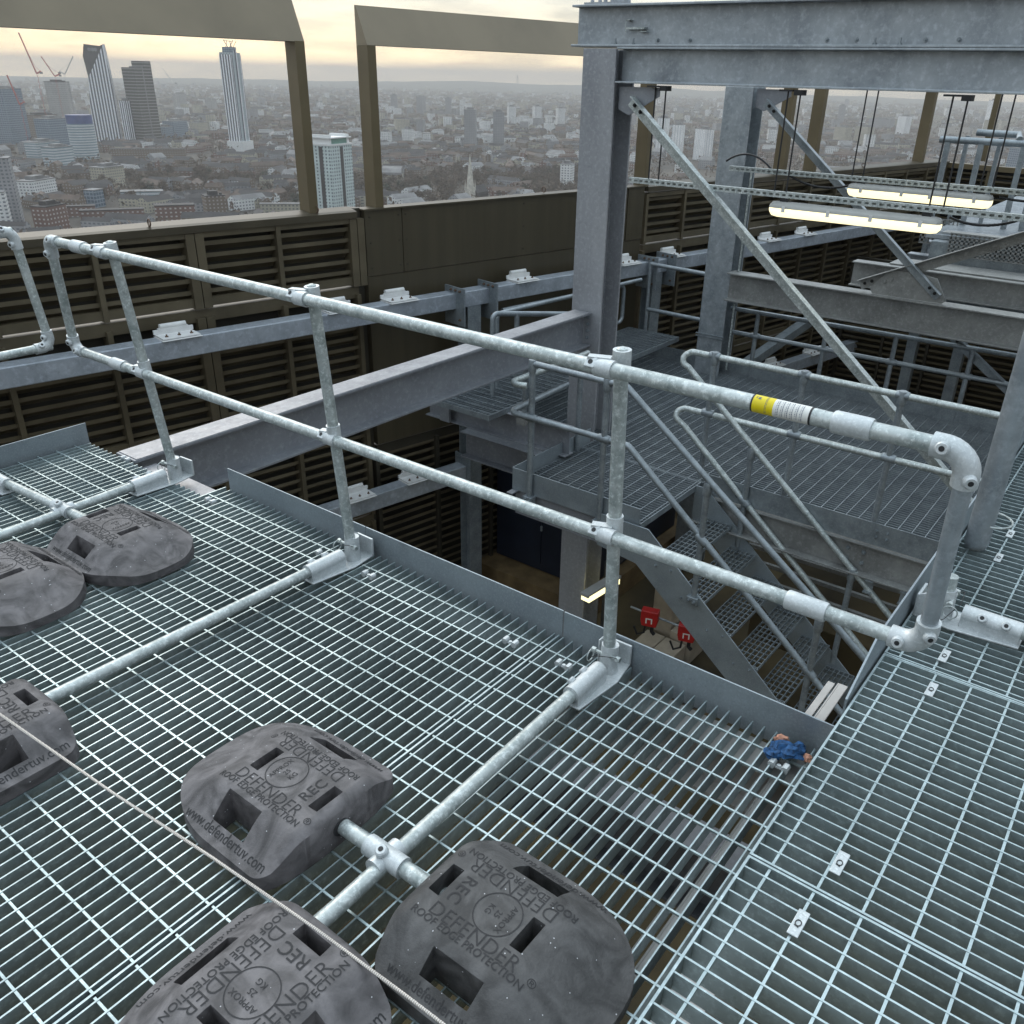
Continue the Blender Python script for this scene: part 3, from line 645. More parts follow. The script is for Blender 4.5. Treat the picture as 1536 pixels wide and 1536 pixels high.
def cross(par, x, y, z=.047):
    mb = MB().tube([(x,y-.062,z+.008),(x,y+.062,z+.008)], .0285, 20).tube([(x-.045,y,z),(x+.045,y,z)], .0278, 20)
    hd = MB(); boss(mb, (x-.012,y+.0,z+.034), (-.3,0,1), .014); bossh(hd, (x-.012,y,z+.034), (-.3,0,1), .007)
    o = mb.build('cross_fitting', 'fit', par, bevel=.001); hd.build('screw_hole', 'black', o)
def btube(par, p, q): MB().tube([Vector(p),Vector(q)], TR, 22).build('base_tube', 'tube', par)
for (y, xb, xt), yy, xe in zip(posts, (1.190, 2.486, 3.66), (.72, .74, .62)):
    a = (Vector((xe,yy,.044))-Vector((xb,y,.044))).normalized(); foot(g1, xb, y, a); btube(g1, Vector((xb,y,.044))+a*.1, (xe,yy,.044))
cross(g1, 1.052, 1.203); btube(g1, (1.052,1.43,.055), (1.052,.98,.055))
# second guardrail, turning along the far edge on the left
g2 = thing('guardrail', 'second guardrail turning away at the left edge with a square end loop', 'guardrail')
xa, za, zb, yb = 1.965, 1.10, .525, 4.60
MB().tube([(-.6,4.63,za),(xa,yb,za)], TR, 20).build('top_rail', 'tube', g2); MB().tube([(-.6,4.63,zb),(xa+.06,yb,zb)], TR, 20).build('mid_rail', 'tube', g2)
MB().tube([(xa+.004,yb,za-.035),(xa+.056,yb,zb+.035)], TR, 20).build('end_tube', 'tube', g2)
elbow((0,4.62,za),(xa,yb,za),(xa+.06,yb,zb),g2,.045,.027); elbow((0,4.62,zb),(xa+.06,yb,zb),(xa,yb,za),g2,.045,.027)
foot(g2, 1.50, 4.42, (.01,-1,0)); MB().tube([(1.50,4.42,.03),(1.50,4.56,1.12)], TR, 20).build('post', 'tube', g2)
btube(g2, (1.50,4.32,.044), (1.545,3.40,.056)); cross(g2, 1.527, 3.722)
# third guardrail, standing on the right walkway: only its foot and base tube are in view
g3 = thing('guardrail', 'third guardrail on the right walkway, only its foot, post and base tube in view', 'guardrail')
def shift(o, dz): o.location.z += dz
n0 = set(bpy.data.objects); foot(g3, 2.735, .335, (-.01,-1,0)); btube(g3, (2.735,.24,.044), (2.70,-1.2,.044)); MB().tube([(2.735,.335,.02),(2.735,.335,.16)], TR, 20).build('post', 'tube', g3)
g3.location.z = ZR
# heavy pipe post beside the walkway edge
pp = thing('pipe_post', 'thick galvanised pipe post with a rounded foot at the walkway edge, far right', 'post')
MB().tube([(3.312,.357,.275),(3.312,.357,.285),(3.312,.357,.31),(3.312,.357,2.2)], [.024,.037,.043,.043], 24).build('shaft', 'uc2', pp)
q = MB(); q.tube([(3.33+.075*math.cos(R(a)),.335+.075*math.sin(R(a)),.40) for a in range(-170,11,15)], .004, 8); q.build('wire_stay', 'tube', pp)

# ------------------------------------------------------------------ counterweights
def text_mesh(txt, size, bold=0):
    cu = bpy.data.curves.new('t', 'FONT'); cu.body = txt; cu.size = size; cu.align_x = 'CENTER'; cu.align_y = 'CENTER'; cu.offset = bold; cu.resolution_u = 3
    ob = bpy.data.objects.new('t', cu); COL.objects.link(ob); me = ob.to_mesh()
    v = [tuple(p.co) for p in me.vertices]; f = [tuple(p.vertices) for p in me.polygons]; ob.to_mesh_clear(); bpy.data.objects.remove(ob); bpy.data.curves.remove(cu); return v, f
HOLES = [(.145,.275,.118,.180), (.135,.275,-.176,-.130), (.265,.297,-.042,.042), (.033,.065,-.042,.042)]
UL, VW, HT = .505, .222, .120
def hw(u):
    w = VW+.006
    if u > .25: w -= .050*((u-.25)/(UL-.25))**2
    if u < .06: w -= .030*((.06-u)/.06)**2
    return w
def hz(u, v):
    cl = lambda t: max(0,min(1,t)); s = lambda t: .5-.5*math.cos(math.pi*cl(t))
    a = s((abs(v)-.098)/.135); e = s((u-.285)/.27); n = s((.032-u)/.065)
    k = 1-(1-a*.86)*(1-e*1.05)*(1-n*.45)
    return max(.030, HT-(HT-.030)*k+.004*math.cos(v*9)*(1-k))
def weight_meshes():
    us = sorted(set([round(UL*k/36,4) for k in range(37)]+[h for q in HOLES for h in q[:2]])); ss = sorted(set([round(-VW+2*VW*k/36,4) for k in range(37)]+[h for q in HOLES for h in q[2:]]))
    mb = MB(); nv = len(ss)
    def P(i, j):
        u = us[i]; v = ss[j]; k = hw(u)/VW
        q = (abs(v)/VW)**3.2; uu = u-.085*q*(u/UL)**2.5+.022*q*(1-u/UL)**8
        return uu, v*k
    top = {}; bot = {}
    vs = []
    for i in range(len(us)):
        for j in range(nv):
            u, v = P(i,j); top[i,j] = len(vs); vs.append((u,v,hz(u,v)))
    for i in range(len(us)):
        for j in range(nv):
            u, v = P(i,j); bot[i,j] = len(vs); vs.append((u,v,0.0))
    def hole(i, j):
        u = (us[i]+us[i+1])/2; v = (ss[j]+ss[j+1])/2
        return any(a<u<b and c<v<d for a,b,c,d in HOLES)
    fs = []; solid = {(i,j): not hole(i,j) for i in range(len(us)-1) for j in range(nv-1)}
    for (i,j), ok in solid.items():
        if not ok: continue
        fs.append((top[i,j],top[i+1,j],top[i+1,j+1],top[i,j+1])); fs.append((bot[i,j],bot[i,j+1],bot[i+1,j+1],bot[i+1,j]))
        for (di,dj,a,b) in ((-1,0,(i,j),(i,j+1)),(1,0,(i+1,j+1),(i+1,j)),(0,-1,(i+1,j),(i,j)),(0,1,(i,j+1),(i+1,j+1))):
            if not solid.get((i+di,j+dj), False): fs.append((top[a],top[b],bot[b],bot[a]))
    mb.add(vs, fs, True)
    lines = []
    def put(txt, size, u0, v0, ang, bold=0, arcr=0):
        v, f = text_mesh(txt, size, bold); c, s = math.cos(R(ang)), math.sin(R(ang)); out = []
        for x, y, _ in v:
            u = u0+x*c-y*s; w = v0+x*s+y*c; out.append((u, w, hz(u,w)+.0011))
        q = MB(); q.add(out, f); lines.append(('lettering', q))
    for sg, an in ((1,180),(-1,0)):
        put('DEFENDER', .050, .185 if sg>0 else .19, .072*sg, an, -.0006); put('®', .026, .028 if sg>0 else .35, .078*sg, an)
        put('ROOF EDGE PROTECTION', .0255, .19, .0985*sg, an, .0002)
        put('www.defendertuv.com', .034 if sg>0 else .03, .20, .1995*sg, an, .0002)
    put('REC', .044, .095, .0, -90, .0002)
    put('APPROX', .020, .222, .0, -90); put('25', .020, .199, .0, -90); put('KG', .020, .176, .0, -90)
    n = 40; ring = []
    for k in range(n):
        for rr in (.0535,.0560):
            u = .199+rr*math.cos(2*math.pi*k/n); v = rr*math.sin(2*math.pi*k/n); ring.append((u,v,hz(u,v)+.0011))
    q = MB(); lines.append(('ring', q)); q.add(ring, [(2*k,2*((k+1)%n),2*((k+1)%n)+1,2*k+1) for k in range(n)])
    sk = MB(); sk.tube([(-.002,0,.056),(.02,0,.056)], .025, 16)
    return mb, lines, sk
wm, wt, wsk = weight_meshes()
def weight(label, x, y, ang, m='rubber', first=[None]):
    r = thing('rubber_weight', label, 'counterweight', (x,y,.002), R(ang), 'rubber counterweights of the guardrail'); r.scale = (1.04,1.05,1.0)
    if first[0] is None:
        first[0] = [wm.build('body', 'rubber', r, sharp=48), wsk.build('socket', 'sunk_shade', r)]+[q.build(n_, 'sunk_shade', r) for n_, q in wt]
        b = first[0][0].modifiers.new('bevel', 'BEVEL'); b.width = .009; b.segments = 3; b.limit_method = 'ANGLE'; b.angle_limit = R(50)
    else:
        for q in first[0]:
            c = q.copy(); COL.objects.link(c); c.parent = r
            if q.name.startswith('body') and m != 'rubber':
                c.material_slots[0].link = 'OBJECT'; c.material_slots[0].material = M[m]
    return r
weight('whole pale grey rubber weight on the deck, wire rope passing by its near corner', 1.045, 1.362, 90)
weight('darkest rubber weight, between the crossed tubes and the right walkway', 1.050, 1.045, -90, 'rubber2')
weight('nearest rubber weight crossed by the wire rope, beside the crossed tubes', .800, 1.118, 180)
weight('rubber weight with the rope over it, at the end of the second base tube', .815, 2.43, 180)
weight('whole rubber weight near the far deck corner below the left cross fitting', 1.535, 3.47, -90)
weight('rubber weight touching the far whole weight, mostly out of view', 1.075, 3.49, -90)

# wire rope
rp = MB(); pts = [(.60,3.4,.42),(.667,2.42,.150),(.714,1.86,.128),(.748,1.47,.128),(.772,1.13,.125),(.784,.85,.122),(.80,.2,.12)]
cp = []
for i in range(len(pts)-1):
    for k in range(6): cp.append(Vector(pts[i]).lerp(Vector(pts[i+1]), k/6))
cp.append(Vector(pts[-1])); rp.tube(cp, .0030, 10)
st = []
tw = MB()
for s in range(5):
    path = []
    L = 0
    for i in range(0, 640):
        t = i/639*(len(cp)-1); a = int(min(t, len(cp)-2)); p = cp[a].lerp(cp[a+1], t-a); w = i*.42+s*2*math.pi/5
        path.append(p+Vector((math.cos(w)*.0022, 0, math.sin(w)*.0022)))
    tw.tube(path, .0016, 5)
rp.add(tw.v, tw.f, True)
tag(rp.build('wire_rope', 'rope'), 'thin pale wire rope stretched over the weights at the lower left', 'rope')

# grating clips
def clip_saddle(label, x, y, first=[None]):
    if first[0] is None:
        mb = MB(); 
        for s in (-1,1): mb.prism([(-.011,.002),(-.011,.004),(-.006,.010),(.006,.010),(.011,.004),(.011,.002),(.008,-.012),(-.008,-.012)], (-.012,s*.021,0), (0,1,0), (0,0,1), (1,0,0), .024)
        mb.box(-.007,.007,-.014,.014,-.008,-.004); mb.cyl((0,0,-.004),(0,0,.002),.006)
        first[0] = tag(mb.build('grating_clip', 'fit'), label, 'grating clip', 'saddle clips on the gratings'); first[0].location = (x,y,0); return
    c = first[0].copy(); COL.objects.link(c); c.location = (x,y,0); c['label'] = label
for lb, x, y in (('saddle clip just left of the open grating joint near the kick plate', 2.045, 1.585), ('saddle clip just right of the open grating joint, by the third post', 2.052, 1.354),
    ('saddle clip just right of the second post foot', 2.05, 2.325), ('small saddle clip hidden behind the second post foot, left side', 2.045, 2.60),
    ('saddle clip at the deck edge near the first post', 2.053, 3.40), ('saddle clip near the far deck corner beside the beam', 2.07, 4.16), ('saddle clip directly beside the blue rag', 2.05, .563)): clip_saddle(lb, x, y)
def clip_flat(label, x, y, first=[None]):
    if first[0] is None:
        r = thing('grating_clip', label, 'grating clip', (x,y,ZR), 0, 'flat clips on the right walkway grating')
        MB().box(-.036,.036,-.012,.012,.001,.005).build('plate', 'fit', r, bevel=.0015)
        q = MB(); q.tube([(-.002+.008*math.cos(t*math.pi/8),.006*math.sin(t*math.pi/8),.0062) for t in range(16)], .0011, 6, True); q.tube([(-.013,-.004,.0062),(-.010,.006,.0062)], .001, 6); q.build('stamp', 'cable', r)
        first[0] = r; return
    copy_thing(first[0], (x,y,ZR), 0, label)
for lb, x, y in (('flat stamped clip directly below the guardrail elbow on the walkway', 2.515, .268), ('flat stamped clip nearest the upper walkway seam, below it', 2.316, .255), ('flat stamped clip on the middle walkway grating above the lower seam', 1.533, .248),
    ('flat stamped clip on the bottom corner walkway grating', 1.326, .262), ('flat clip on the walkway, farther of two right of the pipe post', 3.54, .275), ('flat clip on the walkway, nearer of two right of the pipe post', 3.30, .27)): clip_flat(lb, x, y)
# crumpled rag
rg = MB(); random.seed(5)
def lump(c, r, n, amp):
    mb = MB().sphere((0,0,0), 1, n); d = {}
    vs = []
    for v in mb.v:
        k = tuple(round(q,4) for q in v)
        if k not in d: d[k] = 1+random.uniform(-amp,amp)
        vs.append((c[0]+v[0]*r[0]*d[k], c[1]+v[1]*r[1]*d[k], max(.003,c[2]+v[2]*r[2]*d[k])))
    return vs, mb.f
r = thing('crumpled_rag', 'small crumpled blue and pink rag lying in the grating corner', 'rag', (2.11,.565,.0), .2)
for c, s in (((0,0,.015),(.035,.05,.022)), ((-.03,.035,.01),(.022,.03,.016)), ((.02,-.03,.012),(.03,.022,.02))):
    v, f = lump(c, s, 12, .28); rg.add(v, f)
rg.build('cloth', 'blue', r)
rg = MB()
for c, s in (((.035,.02,.025),(.014,.022,.012)), ((-.002,-.062,.01),(.018,.014,.012)), ((.03,.035,.022),(.01,.012,.01))):
    v, f = lump(c, s, 10, .35); rg = MB(); rg.add(v, f); rg.build('lining', 'peach', r)

# ================================================================== sunken platform: stair and handrails
TL = .0242
stn = thing('steel_stair', 'steel stair with grating treads going down from the landing', 'stair')
slope = (-1.20-(-2.46))/(2.79-1.283)
for x in (5.15, 6.10):
    y0, z0 = 2.80, -1.235
    L = 2.6
    yb2 = y0-L; zb2 = z0-L*.80
    MB().prism([(y0+.34 if x<5.5 else y0+.0, z0+.06), (y0-.10, z0+.06), (yb2, zb2), (yb2-.0, zb2-.28), (y0-.02, z0-.26), (y0+.34 if x<5.5 else y0, z0-.22)], (x-.006,0,0), (0,1,0), (0,0,1), (1,0,0), .012).build('stringer', 'toe', stn, bevel=.001)
b = MB()
for k in range(10):
    y = 2.66-k*.24; z = -1.43-k*.192; t = MB()
    for q in range(7): t.box(5.165, 6.085, y-.23+q*.038, y-.226+q*.038, z-.03, z)
    for q in range(14): t.box(5.18+q*.066, 5.186+q*.066, y-.23, y, z-.008, z-.001)
    t.box(5.16, 5.166, y-.235, y+.005, z-.05, z+.001); t.box(6.084, 6.09, y-.235, y+.005, z-.05, z+.001)
    t.build('tread', 'tube2', stn)
    for dy in (-.05,-.18): bolt(b, (5.144,y+dy,z-.02), (-1,0,0), .011, .006)
b.build('bolt_row', 'tube2', stn)
def rail(par, pts, name='rail', r=TL, m='tube2', rad=.07):
    pts = [Vector(p) for p in pts]; out = [pts[0]]
    for i in range(1, len(pts)-1): out += arc(pts[i-1], pts[i], pts[i+1], min(rad, (pts[i-1]-pts[i]).length*.45, (pts[i+1]-pts[i]).length*.45), 5)
    out.append(pts[-1]); return MB().tube(out, r, 14).build(name, m, par)
def knob(par, p, d=(0,0,1), r=.032, L=.05): 
    p, d = Vector(p), Vector(d).normalized(); return MB().tube([p-d*L,p-d*L*.8,p+d*L*.8,p+d*L],[r*.9,r,r,r*.9],14).build('fitting', 'tube2', par)
sr = thing('stair_handrail', 'near stair handrail joining the guard around the small landing', 'handrail')
dd = Vector((0,-1,-.800))
rail(sr, [(6.2,4.0,-.30),(5.08,4.0,-.30),(5.13,3.85,-.30)], m='tube'); rail(sr, [(5.90,4.0,-.51),(5.10,4.0,-.54),(5.15,3.2,-.56),(5.15,2.93,-.56),(5.15,1.0,-2.13)], 'mid_rail')
rail(sr, [(5.15,3.82,-.12),(5.15,2.98,-.12),(5.15,.95,-1.62)], 'top_rail')
for y, zb_, zt_ in ((3.82,-1.27,-.12),(3.14,-1.27,-.12),(2.27,-1.62,-.69),(1.34,-2.30,-1.43)):
    MB().tube([(5.15,y,zb_),(5.15,y,zt_)], TL*.95, 14).build('post', 'tube2', sr); knob(sr, (5.15,y,zt_-.02)); knob(sr, (5.15,y,(zt_+.44-.88) if y>3 else zt_-.42), dd if y<3 else (0,1,0))
    q = MB().box(5.115,5.18,y-.045,y+.045,zb_-.03,zb_+.03); bolt(q,(5.115,y-.02,zb_),(-1,0,0),.014,.012); bolt(q,(5.115,y+.02,zb_+.01),(-1,0,0),.014,.012); q.build('foot_plate', 'tube2', sr, bevel=.004)
for y in (4.0,): 
    for x in (5.40, 6.1): MB().tube([(x,y,-1.2),(x,y,-.30)], TL, 14).build('post', 'tube2', sr)
fr = thing('stair_handrail', 'far stair handrail continuing along the front of the sunken platform', 'handrail')
rail(fr, [(6.15,-1.5,-.078),(6.15,2.99,-.085),(6.09,3.09,-.15),(6.1,2.98,-.20),(6.1,.7,-2.08)], 'top_rail', m='tube', rad=.05)
rail(fr, [(6.15,-1.5,-.545),(6.15,3.0,-.56),(6.08,3.09,-.60),(6.1,2.95,-.70),(6.1,.85,-2.44)], 'mid_rail', m='tube', rad=.05)
for y in (2.79, 2.065, 1.36, .5, -.4):
    MB().tube([(6.15,y,-1.12),(6.15,y,-.08)], TL*.95, 14).build('post', 'tube2', fr); knob(fr, (6.15,y,-.10)); knob(fr, (6.15,y,-.552), (0,1,0)); knob(fr, (6.15,y,-.08), (0,1,0), .030, .045)
for y in (2.36, 1.42):
    z = -.72-(2.36-y)*.80; MB().tube([(6.1,y,z-.88),(6.1,y,z-.02)], TL*.95, 14).build('post', 'tube2', fr); knob(fr, (6.1,y,z-.05)); knob(fr, (6.1,y,z-.47), dd)
gr = thing('platform_guardrail', 'dull guardrail along the far side of the sunken platform behind the brace', 'guardrail')
rail(gr, [(9.2,-1.5,-.40),(9.2,4.05,-.445)], 'top_rail'); rail(gr, [(9.2,-1.5,-.70),(9.2,4.02,-.707)], 'mid_rail')
for y in (3.72, 2.94, 2.22, 1.49, .7): MB().tube([(9.2,y,-1.25),(9.2,y,-.43)], TL, 12).build('post', 'tube2', gr); knob(gr, (9.2,y,-.705), (0,1,0))
gr = thing('platform_guardrail', 'guardrail piece between the main and rear columns with two bars', 'guardrail')
rail(gr, [(9.2,5.12,-.10),(9.2,4.33,-.12)], 'top_rail'); rail(gr, [(9.2,5.12,-.63),(9.2,4.33,-.64)], 'mid_rail'); MB().tube([(9.2,5.13,-1.2),(9.2,5.13,-.08)], TL*.9, 12).build('post', 'tube2', gr)
gr = thing('platform_guardrail', 'square looped guardrail in the dark right behind the main column', 'guardrail')
rail(gr, [(7.0,5.60,-.335),(8.95,5.32,-.335),(8.95,5.32,-.77),(7.0,5.60,-.77)], 'loop'); MB().tube([(8.55,5.38,-1.25),(8.55,5.38,-.335)], TL*.9, 12).build('post', 'tube2', gr)
gr = thing('platform_guardrail', 'guardrail above the narrow grating strip left of the main column', 'guardrail')
rail(gr, [(6.05,4.95,-.95),(6.05,4.95,-.09),(7.0,4.55,-.20)], 'top_rail', rad=.05)
rail(gr, [(6.3,5.1,-1.0),(6.3,5.1,-.16),(8.6,4.9,-.16)], 'rear_rail', r=.020, rad=.05)
MB().tube([(6.28,4.85,-.95),(6.28,4.85,-.11)], TL, 12).build('post', 'tube2', gr); MB().tube([(5.75,4.34,-.90),(5.75,4.34,-.2)], TL, 12).build('post', 'tube2', gr)
MB().box(5.70,5.80,4.30,4.39,-.91,-.82).build('foot_plate', 'dirty', gr)

# ================================================================== lamps on perforated channels hung from the roof beam
def channel(label, x, y0, y1, z):
    mb = MB(); w = .041
    mb.box(x-w/2, x+w/2, y0, y1, z+.018, z+.0205); mb.box(x+w/2-.002, x+w/2, y0, y1, z-.0205, z+.018)
    n = int((y1-y0)/.05)                      # front web left as two strips with ribs between: the slots are open
    mb.box(x-w/2, x-w/2+.002, y0, y1, z+.007, z+.018); mb.box(x-w/2, x-w/2+.002, y0, y1, z-.0205, z-.007)
    for k in range(n+1): mb.box(x-w/2, x-w/2+.002, y0+k*.05, min(y1,y0+k*.05+.022), z-.007, z+.007)
    mb.box(x-.004, x+.004, y0, y1, z-.019, z-.0185)
    return tag(mb.build('slotted_channel', 'tube'), label, 'channel')
channel('front slotted channel carrying the nearer lit lamp', 6.45, -1.5, 3.85, 1.105)
channel('rear slotted channel carrying the farther lit lamp', 7.8, -1.5, 3.62, 1.135)
def rods(label, x, y, z0, z1, dy=.09, plate=True):
    r = thing('hanger_rods', label, 'hanger')
    mb = MB()
    for k in (0, dy): mb.cyl((x,y+k,z0), (x,y+k,z1), .006, n=8)
    mb.build('rod', 'black', r)
    MB().box(x-.05,x+.03,y-.03,y+.03,z1-.035,z1+.0).box(x-.05,x+.05,y+dy-.05,y+dy+.05,z1-.012,z1).build('beam_clamp', 'black', r)
for lb, x, y, z0, z1 in (('hanger rod pair nearest the main column', 6.45, 3.59, 1.12, 1.79), ('hanger rod pair in front of the bronze post left of the lamps', 6.45, 2.53, 1.12, 1.79),
    ('hanger rod pair above the left end of the farther lamp', 7.8, 2.42, 1.15, 1.92), ('hanger rod pair crossing the right end of the nearer lamp', 6.45, 1.44, 1.12, 1.79), ('hanger rod pair at the right edge above the farther lamp', 7.8, 1.42, 1.15, 1.92)): rods(lb, x, y, z0, z1)
mbx = MB().box(7.72,7.88,-3,3.7,1.92,1.99); tag(mbx.build('cross_rail', 'beam'), 'dark flat rail under the roof beams holding the rear hangers', 'rail')
def lamp(label, x, y0, y1, z):
    r = thing('batten_lamp', label, 'lamp')
    def shell(h0, h1, w0, w1, e):
        mb = MB(); n = 10; sec = []
        for k in range(n+1):
            a = math.pi*k/n; sec.append((math.cos(a), math.sin(a)))
        ys = [y0, y0+e*.3, y0+e, y1-e, y1-e*.3, y1]; sc = [.55,.88,1,1,.88,.55]; vs = []
        for y, s in zip(ys, sc):
            for c, q in sec: vs.append((x+w0*s*c, y, z+h0+(h1*s)*q))
        m2 = n+1
        mb.add(vs, [(i*m2+k,i*m2+k+1,(i+1)*m2+k+1,(i+1)*m2+k) for i in range(5) for k in range(n)], True)
        mb.add(vs, [tuple(range(m2)), tuple(range(5*m2,6*m2))[::-1]]+[(i*m2,(i+1)*m2,(i+1)*m2+n,i*m2+n) for i in range(5)]); return mb
    shell(0, -.062, .058, .058, .06).build('diffuser', 'lamp', r)
    shell(.004, .045, .062, .06, .05).build('housing', M['white'] if False else 'lampbody', r)
    for y in (y0+.12, y0+.45, y1-.45, y1-.12): MB().box(x-.066, x-.058, y-.012, y+.012, -.02+z, .02+z).build('clip', 'white', r)
    b = MB()
    for y in (y0+.10, y1-.10): b.box(x-.02, x+.02, y-.03, y+.03, z+.04, z+.075)
    b.build('hanger_bracket', 'black', r)
    return r
M['lampbody'] = plain('grey_lamp_housing', (.42,.42,.40), .5, 0, .08, 6, .05)
lamp('nearer lit strip lamp with warm glowing diffuser under the front channel', 6.45, 1.43, 2.63, 1.012)
lamp('farther lit strip lamp glowing yellow behind the nearer one', 7.8, 1.40, 2.52, 1.055)
def sag(label, p, q, d, r=.009):
    p, q = Vector(p), Vector(q); cb = MB().tube([p.lerp(q,k/10)-Vector((0,0,d*4*(k/10)*(1-k/10))) for k in range(11)], r, 8); tag(cb.build('lamp_cable', 'black'), label, 'cable')
sag('black cable sagging from the nearer lamp to the front channel', (6.5,1.40,1.06),(6.5,.9,1.13),.06); sag('black cable looping off the near end of the farther lamp', (7.8,1.36,1.09),(7.8,.8,1.15),.04)
sag('black cable bowing up at the end of the rear channel, before the rear column', (8.2,3.85,1.16),(8.1,3.35,1.13),-.09); sag('black cable sagging behind the brace to the farther lamp', (7.8,2.48,1.09),(7.8,3.1,1.14),.07)
# pipework on stands, far right
pw = thing('pipework', 'dull green grey pipes on tall stands behind the lamps at the right edge', 'pipes')
MB().tube([(11.0,2.65,1.325),(11.0,-2,1.325)], .035, 14).tube([(11.3,2.35,1.40),(11.25,1.92,1.40),(11.0,1.86,1.36)], .035, 14).tube([(11.3,1.75,1.39),(11.3,-2,1.39)], .04, 14).build('pipe', 'dull_pipe' if False else 'tube2', pw)
q = MB()
for y in (2.56, 2.22, 1.80, 1.62, 1.3): q.box(10.97,11.03,y-.025,y+.025,-.2,1.30); q.box(11.3,11.35,y-.14,y-.10,-.2,1.36)
q.build('stand', 'tube2', pw)
# condenser units with perforated trays and ribbed lids
def tray(label, x, y0, y1, z, h):
    r = thing('cable_tray', label, 'cable tray')
    mb = MB(); n = int((y1-y0)/.045); rows = 5
    for k in range(rows+1): mb.box(x, x+.003, y0, y1, z+h*k/rows-.011, z+h*k/rows+.011)
    for k in range(n+1):
        o = 0
        mb.box(x, x+.003, y0+k*.045, y0+k*.045+.017, z, z+h)
    mb.build('side', 'dirty', r); return r
tray('perforated steel tray side below the ribbed lid on the right', 10.05, -2, 2.12, .28, .21)
tray('short perforated tray standing beside the far stub beams', 10.9, 2.24, 2.62, .25, .26)
q = MB()
for k in range(60): q.box(10.3+k*.075, 10.34+k*.075, -2, 2.35, .44, .47)
q.box(10.25, 14.9, -2, 2.4, .40, .44); ln = thing('plant_unit', 'grey plant unit with a bright ribbed lid behind the perforated tray', 'plant unit'); q.build('lid', 'beamtop', ln)
MB().box(10.06, 10.25, -2, 2.2, .49, .495).build('lid_edge', 'dirty', ln); MB().box(10.10, 14.9, -2, 2.30, -.6, .395).build('casing', 'tube2', ln, bevel=.01)
tag(MB().box(9.62, 10.02, -3, 2.55, .185, .195).build('steel_plate', 'dirty'), 'flat dirty plate with bolt holes in front of the perforated tray', 'plate')

# ================================================================== plant in the dark pit
n = thing('air_unit', 'dark navy plant cabinet with hinged doors standing in the pit', 'plant cabinet')
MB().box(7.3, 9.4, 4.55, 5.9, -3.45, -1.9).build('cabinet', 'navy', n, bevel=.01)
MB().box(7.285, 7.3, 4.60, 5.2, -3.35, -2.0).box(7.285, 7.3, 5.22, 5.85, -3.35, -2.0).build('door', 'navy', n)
q = MB(); 
for z in (-2.3,-2.9): q.cyl((7.28,5.21,z),(7.28,5.21,z+.06),.015)
q.build('hinge', 'tube2', n)
tag(MB().box(7.0,9.6,4.4,6.0,-3.75,-3.46).build('plinth', 'wood'), 'raw timber base under the dark navy plant cabinet', 'plinth')
lp = thing('batten_lamp', 'lit strip lamp down in the pit behind the third guardrail post', 'lamp')
MB().beam((6.18,3.864,-2.75),(6.68,3.82,-2.75),.10,.07).build('diffuser', 'lamp2', lp); MB().beam((6.16,3.866,-2.71),(6.70,3.818,-2.71),.10,.03).build('housing', 'lampbody', lp)
def block(label, x0, x1, y0, y1, z0, z1, m='box'): tag(MB().box(x0,x1,y0,y1,z0,z1).build('pale_block', m, bevel=.008), label, 'block')
block('pale block in the pit, left one of the front pair', 6.78, 7.10, 3.40, 3.62, -3.75, -3.50); block('pale block in the pit, right one of the front pair', 6.78, 7.10, 3.15, 3.39, -3.75, -3.50)
block('pale block standing upright behind the two red alarm boxes', 7.18, 7.4, 3.38, 3.62, -3.75, -3.0); block('long pale block lying behind the front pair', 7.12, 7.45, 3.10, 3.36, -3.75, -3.42)
block('wide timber board lying on the pit floor below the stair', 5.7, 6.6, 2.5, 3.1, -3.75, -3.68, 'wood')
def alarm(label, x, y, z):
    r = thing('red_box', label, 'alarm box', (x,y,z), .3)
    MB().prism([(-.075,-.09),(.075,-.09),(.09,-.03),(.09,.09),(-.09,.09),(-.09,-.03)], (-.05,0,0), (0,1,0), (0,0,1), (1,0,0), .10).build('case', 'red', r, bevel=.008)
    MB().box(-.054,-.051,-.035,.035,.0,.012).box(-.054,-.051,-.035,-.022,-.05,.0).box(-.054,-.051,.022,.035,-.05,.0).build('mark', 'paper', r)
    MB().tube([(0,-.03,-.08),(0,-.03,-.17),(0,-.06,-.2)],.02,8).tube([(0,.04,-.08),(0,.05,-.2),(0,.12,-.24),(0,.16,-.15)],.012,8).build('cable', 'black', r)
alarm('red alarm box in the pit, left one of two', 6.80, 3.45, -3.12); alarm('red alarm box in the pit, right one beside the stair', 6.80, 3.02, -3.12)
tag(MB().tube([(6.83,3.7,-3.11),(6.83,2.6,-3.11)],.012,8).build('support_bar', 'tube2'), 'thin bar holding the two red alarm boxes', 'bar')
cc = MB(); random.seed(9)
for k in range(9):
    x, y = 6.65+random.uniform(-.2,.2), 2.85+random.uniform(-.18,.18); rr = random.uniform(.10,.2); z = -3.72+k*.012
    cc.tube([(x+rr*math.cos(t*math.pi/10), y+rr*math.sin(t*math.pi/10), z+.02*math.sin(t*.9+k)) for t in range(20)], .012, 6, True)
tag(cc.build('cable_coil', 'cable'), 'tangled grey cable coil on the pit floor by the stair', 'cable')
du = thing('duct', 'dark ducts and bars under the sunken platform on the right', 'ducts')
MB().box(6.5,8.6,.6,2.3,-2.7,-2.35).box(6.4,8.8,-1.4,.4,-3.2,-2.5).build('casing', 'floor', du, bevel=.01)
q = MB()
for k in range(7): q.beam((6.3+k*.35,2.6,-1.95-.05*k),(6.5+k*.35,-.5,-2.1),.035,.035)
q.build('bar', 'dirty', du)
